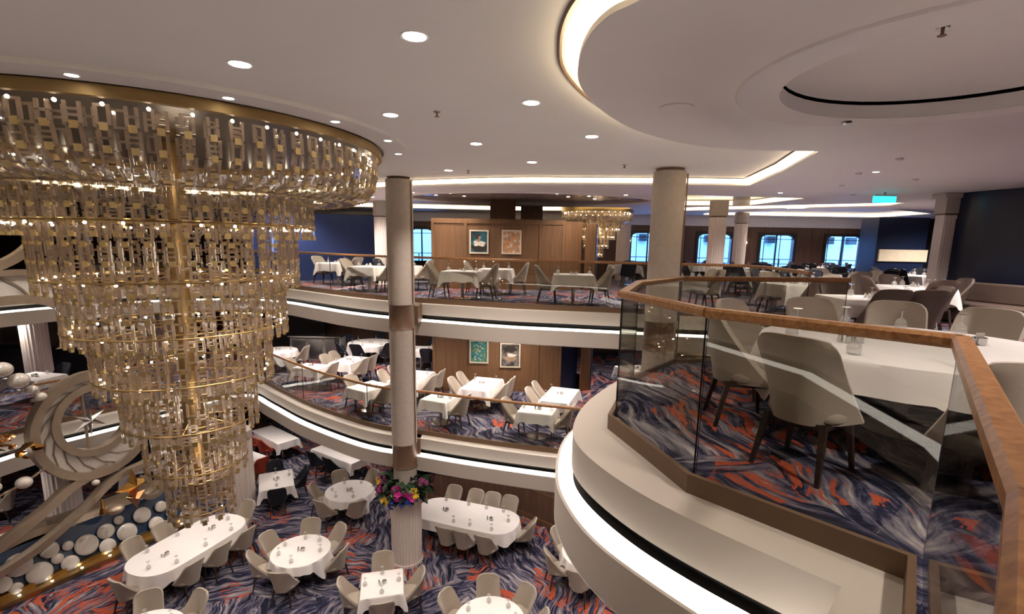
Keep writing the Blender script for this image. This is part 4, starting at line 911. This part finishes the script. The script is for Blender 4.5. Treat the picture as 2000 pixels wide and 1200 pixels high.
for i, (x, y, fb, w) in enumerate(far): table('the far table %s' % w, 'rect' if i % 3 else 'round', x, y, Z5, 0.6 if i % 3 == 0 else 0.55, 0.5, r_(-10 + 9 * i), [40, 130, 220, 310] if i % 3 == 0 else T4, fb, seed=36 + i)
# near round table
table('the nearest round table', 'round', 3.22, 4.05, Z5, 1.11, 1.11, 0, [(211, 0.30), (170, 0.15), 127, 88, 58, 30, (250, 0.3), 290], glasses=True, cond=2, gap=0.22, seed=50)
table('the right corner table', 'round', 3.7, 1.1, Z5, 0.75, 0.75, 0, [150, 100], seed=51)
# bench by the navy wall
bn = thing('banquette', 'dark low banquette against the navy wall', 'bench', (9.6, 10.3, 0), r_(12)); MB().box(-0.35, 0.35, -1.6, 1.2, 0.05, 0.45).build('seat', 'brown_leather', bn, bevel=0.03); MB().box(0.25, 0.45, -1.6, 1.2, 0.45, 0.85).build('backrest', 'brown_leather', bn, bevel=0.03)
# ------------------------------------------------------------------ flowers round the tall column
FLW = thing('flower_arrangement', 'ring of pink, yellow and blue flowers with dark leaves round the column', 'flowers', (-2.87, 12.4, 0))
lf = MB(); prof = [(0, 0, 0), (0.05, 0.1, 0.02), (0.062, 0.2, 0.03), (0.045, 0.3, 0.01), (0, 0.4, -0.03)]
lf.loft([[(-w, y, z + 0.012) for w, y, z in prof], [(0, y, z) for w, y, z in prof], [(w, y, z + 0.012) for w, y, z in prof]])
leafm = lf.mesh('leaf', 'leaf', True); leafm2 = lf.mesh('leaf', 'leaf_light', True)
def blossom(m_):
    b = MB()
    for k in range(5):
        a = 2 * PI * k / 5; c_, s_ = math.cos(a), math.sin(a)
        loc = [(0, 0, 0), (0.035, -0.03, 0.012), (0.075, -0.025, 0.02), (0.09, 0, 0.012), (0.075, 0.025, 0.02), (0.035, 0.03, 0.012)]
        b.add([(x * c_ - y * s_, x * s_ + y * c_, z) for x, y, z in loc], [(0, 1, 2, 3, 4, 5)])
    b.sphere((0, 0, 0.015), 0.018, 6, 4); return b.mesh('blossom', m_, True)
bl = {k: blossom(k) for k in ('pink', 'mauve', 'yellow', 'blue')}
rf = random.Random(3)
for i in range(130):
    a = rf.uniform(0, 2 * PI); z = rf.uniform(-5.0, -4.55); r = 0.30 + 0.14 * rf.random()
    el_ = rf.uniform(-0.7, 0.7)
    M = Matrix.Translation((r * math.cos(a), r * math.sin(a), z)) @ Matrix.Rotation(a - PI / 2 + rf.uniform(-0.5, 0.5), 4, 'Z') @ Matrix.Rotation(el_, 4, 'X') @ Matrix.Rotation(rf.uniform(-0.8, 0.8), 4, 'Y') @ Matrix.Diagonal((1.5, 1.05, 1.2, 1))
    inst('leaf', leafm2 if i % 14 == 0 else leafm, FLW, M)
clus = [(-95, -4.66, 'pink', 11), (-70, -4.78, 'pink', 8), (-60, -4.72, 'yellow', 9), (-112, -5.0, 'blue', 8), (-122, -5.02, 'yellow', 8), (-150, -4.6, 'yellow', 9), (-165, -4.92, 'mauve', 8), (-138, -4.66, 'pink', 5), (-40, -4.5, 'mauve', 6), (-80, -4.98, 'blue', 4), (-90, -4.8, 'pink', 8), (-130, -4.42, 'mauve', 6), (20, -4.7, 'pink', 8), (70, -4.8, 'yellow', 8), (120, -4.7, 'blue', 8), (165, -4.6, 'pink', 8)]
for an, z, c_, n in clus:
    for k in range(n):
        a = r_(an + rf.uniform(-9, 9)); r = 0.68 + rf.uniform(-0.06, 0.08); zz = z + rf.uniform(-0.10, 0.10)
        M = Matrix.Translation((r * math.cos(a), r * math.sin(a), zz)) @ Matrix.Rotation(a, 4, 'Z') @ Matrix.Rotation(PI / 2 + rf.uniform(-0.6, 0.4), 4, 'Y') @ Matrix.Rotation(rf.uniform(0, 6), 4, 'Z') @ Matrix.Diagonal((0.85, 0.85, 0.85, 1))
        inst('blossom', bl[c_], FLW, M)
# second small bouquet behind the chandelier tip
F2 = thing('bouquet', 'purple and pink bouquet behind the lower crystals', 'flowers', (-9.6, 17.1, 0)); MB().lathe([(0.09, Z3 + 0.752), (0.07, Z3 + 1.1), (0.1, Z3 + 1.25)], 16).build('vase', 'steel', F2, 40)
for i in range(24):
    a = rf.uniform(0, 6.28); r = rf.uniform(0, 0.28); M = Matrix.Translation((r * math.cos(a), r * math.sin(a), Z3 + 1.45 + rf.uniform(-0.2, 0.2))) @ Matrix.Rotation(rf.uniform(0, 6), 4, 'X') @ Matrix.Rotation(rf.uniform(0, 6), 4, 'Z')
    inst('blossom', bl[('mauve', 'pink', 'blue')[i % 3]], F2, M)
# ------------------------------------------------------------------ celestial sculpture on the left
SC = thing('celestial_sculpture', 'silver crescent sculpture with pearl discs and gold stars beside the lowest tables', 'sculpture', (0, 0, 0))
F0 = Vector((-11.6, 10.36)); SU = Vector((0.487, 0.873)); SN = Vector((0.873, -0.487))
def sl(s, off, z): p = F0 + SU * s + SN * off; return (p.x, p.y, z)
s0, s1 = -3.2, 4.5
def strip(name, prof, m_, sm=False):
    MB().loft([[sl(s, o, z) for s in np.linspace(s0, s1, 12)] for o, z in prof]).build(name, m_, SC, sm)
strip('brass_step', [(0, Z3), (0, Z3 + 0.13), (-0.22, Z3 + 0.14), (-0.22, Z3 + 0.24), (-0.36, Z3 + 0.25)], 'brass')
strip('blue_panel', [(-0.36, Z3 + 0.25), (-0.75, Z3 + 1.04)], 'deep_blue')
MB().loft([[sl(s, o, z + 0.12 * math.sin(s * 1.9) * w) for s in np.linspace(s0, s1, 40)] for o, z, w in ((-0.74, Z3 + 1.0, 1), (-0.80, Z3 + 1.15, 1), (-1.0, Z3 + 1.22, 0.6), (-1.35, Z3 + 1.22, 0.2), (-1.45, Z3 + 0.9, 0), (-1.45, Z3, 0))]).build('wave_top', 'silver', SC, True)
a3 = Vector(sl(0, -0.35, -6.72)); w3 = (Vector(sl(0, -0.75, -5.92)) - a3).normalized(); u3 = Vector((SU.x, SU.y, 0)); n3 = u3.cross(w3).normalized()
dm = MB().lathe([(0.96, -0.10), (1.0, 0.0), (0.985, 0.07), (0.9, 0.16), (0.7, 0.25), (0.4, 0.32), (0.001, 0.345)], 32).mesh('pearl_disc', 'pearl', 60)
DISCS = [(0.36, 0.44, .27), (0.66, 0.06, .26), (0.95, 0.50, .2), (1.04, 0.22, .13), (1.30, 0.42, .12), (1.24, -0.01, .19), (1.65, 0.26, .26), (2.05, 0.02, .19), (2.11, 0.40, .2), (0.20, -0.06, .14), (0.0, 0.15, .19), (2.45, 0.55, .12), (2.54, 0.16, .24), (2.99, 0.44, .22), (3.24, 0.06, .2), (3.48, 0.47, .16), (3.66, 0.17, .12), (3.88, 0.42, .13), (-0.4, 0.45, .24), (-0.55, 0.0, .18), (-1.0, 0.3, .26), (4.2, 0.15, .18)]
sgn = 1 if n3.dot(Vector((SN.x, SN.y, 0))) > 0 else -1
for s, t_, r in DISCS:
    p = a3 + u3 * s + w3 * t_ + n3 * sgn * 0.05
    M = Matrix((u3, w3 * sgn, n3 * sgn)).transposed().to_4x4(); M.translation = p
    inst('pearl_disc', dm, SC, M @ Matrix.Diagonal((r, r, max(r * 0.9, 0.15), 1)))
for k in range(14):
    s = s0 + 0.4 + k * 0.6; o = MB().lathe([(0.03, 0), (0.03, 0.004)], 12, sl(s, -0.12, Z3 + 0.137)).build('step_lamp', 'lamp', SC)
P0 = Vector((-11.4, 11.3)); PU = Vector((0.36, 0.933)); PN = Vector((0.933, -0.36))
def pl(s, z, o=0.0): p = P0 + PU * s + PN * o; return (p.x, p.y, z)
def bandring(name, cx, cz, r0, r1, d0, d1, m_, a0=0, a1=360, n=64, c2=None):
    rows = []
    ang = [r_(a0 + (a1 - a0) * i / n) for i in range(n + 1)]
    c2 = c2 or (cx, cz)
    for r, c_, d in ((r0, c2, d0), (r1, (cx, cz), d0), (r1, (cx, cz), d1), (r0, c2, d1), (r0, c2, d0)): rows.append([pl(c_[0] + r * math.cos(a), c_[1] + r * math.sin(a), d) for a in ang])
    return MB().loft(rows).build(name, m_, SC, 40)
cx, cz, hx, hz = 1.28, -3.32, 1.25, -3.17
bandring('outer_rim', cx, cz, 1.22, 1.42, -0.12, 0.14, 'silver'); bandring('inner_rim', hx, hz, 0.77, 0.95, -0.12, 0.14, 'silver')
bandring('inlay', cx, cz, 0.90, 1.28, -0.05, 0.05, 'inlay', c2=(hx, hz))
for k in range(17):
    a = 2 * PI * k / 17; b_ = a + 0.6
    MB().tube([pl(hx + 0.9 * math.cos(a), hz + 0.9 * math.sin(a), 0.055), pl((hx + cx) / 2 + 1.1 * math.cos(a + 0.3), (hz + cz) / 2 + 1.1 * math.sin(a + 0.3), 0.06), pl(cx + 1.28 * math.cos(b_), cz + 1.28 * math.sin(b_), 0.055)], 0.017, 6).build('inlay_rib', 'inlay_line', SC, True)
def beam(name, pts, w, d0, d1, m_='silver'):
    P = spline(pts, 6); n = len(P); L_, R2 = [], []
    for i in range(n):
        t = Vector(P[min(n - 1, i + 1)]) - Vector(P[max(0, i - 1)]); t.normalize(); q = Vector((-t.y, t.x)) * w / 2
        L_.append(Vector(P[i]) + q); R2.append(Vector(P[i]) - q)
    rows = [[pl(p.x, p.y, d) for p in X] for X, d in ((L_, d0), (L_, d1), (R2, d1), (R2, d0), (L_, d0))]
    return MB().loft(rows).build(name, m_, SC, 40)
beam('beam', [(-2.6, -6.0), (-1.2, -5.6), (-0.1, -5.12), (0.6, -4.72), (1.4, -4.55)], 0.22, -0.1, 0.12)
beam('beam', [(-1.6, -6.2), (-0.4, -5.92), (0.6, -5.45), (1.5, -4.9), (2.4, -4.78), (3.2, -4.3)], 0.16, 0.0, 0.22)
beam('beam', [(-2.2, 0.6), (-1.0, 0.55), (-0.1, 0.85), (0.45, 1.25), (0.9, 1.9), (1.2, 2.5)], 0.18, -0.1, 0.12)
beam('beam', [(-2.0, 0.3), (-1.0, 0.6), (-0.1, 0.66), (0.6, 0.62), (1.4, 0.35), (2.0, -0.3)], 0.13, -0.1, 0.12)
beam('beam', [(-2.0, -0.5), (-1.0, -0.1), (-0.2, 0.05), (0.5, 0.0), (1.0, -0.28), (1.5, -0.75)], 0.2, -0.1, 0.12)
beam('inlay', [(-2.0, -0.1), (-1.0, 0.25), (-0.2, 0.35), (0.6, 0.3), (1.3, -0.05), (1.7, -0.5)], 0.5, -0.04, 0.04, 'inlay')
for q in (-0.5, 0.1, 0.7, 1.2): beam('inlay_rib', [(q - 0.35, 0.6), (q, 0.35), (q + 0.25, 0.0)], 0.05, 0.03, 0.07, 'inlay_line')
def star(name, s, z, R, o, m_, n=5, ri=0.36, rot=0.3, thick=0.07, sq=1.0):
    b = MB(); pts = []
    for k in range(2 * n):
        r = R if k % 2 == 0 else R * ri; a = PI * k / n + rot; pts.append(pl(s + r * math.cos(a), z + r * math.sin(a) * sq, o))
    c0, c1 = pl(s, z, o + thick), pl(s, z, o - thick); m2 = 2 * n
    b.add(pts + [c0, c1], [(k, (k + 1) % m2, m2) for k in range(m2)] + [((k + 1) % m2, k, m2 + 1) for k in range(m2)]); return b.build(name, m_, SC)
star('crystal_star', 1.16, -3.18, 0.42, 0.02, 'steel', 6, 0.28, 0.5, 0.08)
star('spike_star', 1.05, -1.05, 0.55, 0.3, 'steel', 4, 0.3, 0.2, 0.1); star('gold_star', 0.95, -0.75, 0.36, 0.35, 'gold', 4, 0.34, 0.0, 0.1)
star('gold_star', 1.78, -5.2, 0.45, 0.35, 'gold', 4, 0.4, 0.0, 0.16, 1.1); star('gold_star', 1.85, -5.62, 0.3, 0.3, 'copper_gold', 3, 0.5, -PI / 2, 0.12)
MB().tube([pl(1.06, -2.35, 0), pl(1.06, -4.0, 0)], 0.035, 8).build('post', 'silver', SC, True); MB().tube([pl(1.9, -2.5, -0.05), pl(1.95, -3.9, -0.05)], 0.05, 8).build('post', 'silver', SC, True)
for s, z, r in ((-0.45, -1.45, 0.20), (-0.19, -1.76, 0.20), (0.02, -2.03, 0.12), (0.16, -2.24, 0.12), (-0.38, -4.16, 0.16), (1.02, -4.80, 0.09), (-0.9, -4.05, 0.14)):
    p = pl(s, z, 0.18); MB().sphere(p, r, 20, 12, 0.85).build('pearl', 'pearl', SC, True)
MB().tube([pl(-1.6, -4.45, 0.15), pl(-0.4, -4.2, 0.15), pl(0.05, -4.0, 0.15)], 0.03, 8).build('rod', 'silver', SC, True); MB().tube([pl(-1.4, -2.0, 0.1), pl(0.0, -2.05, 0.1)], 0.025, 8).build('rod', 'silver', SC, True)
rg = random.Random(5)
for k in range(16):
    s = rg.uniform(-0.75, 0.0); z = -3.0 - 0.9 * (s + 0.75) + rg.uniform(-0.25, 0.25)
    M = Matrix.Translation(pl(s, z, 0.25 + rg.uniform(-0.1, 0.1))) @ Matrix.Rotation(rg.uniform(0, 6), 4, 'Z') @ Matrix.Rotation(rg.uniform(-0.9, 0.9), 4, 'X')
    o = MB().lathe([(0.001, 0), (rg.uniform(0.08, 0.16), 0.03), (0.02, 0.05)], 7).build('gold_petal', 'copper_gold' if k % 2 else 'gold', SC); o.matrix_basis = M
MB().lathe([(0.02, 0), (0.09, 0.05), (0.05, 0.2), (0.02, 0.45)], 8, pl(0.98, -5.65, 0.4)).build('gold_drop', 'gold', SC); MB().sphere(pl(1.25, -5.62, 0.42), 0.2, 16, 10, 0.6).build('silver_drop', 'silver', SC, True)
bandring('small_crescent', 2.35, -5.45, 0.3, 0.42, 0.1, 0.3, 'silver', 120, 400, 32)
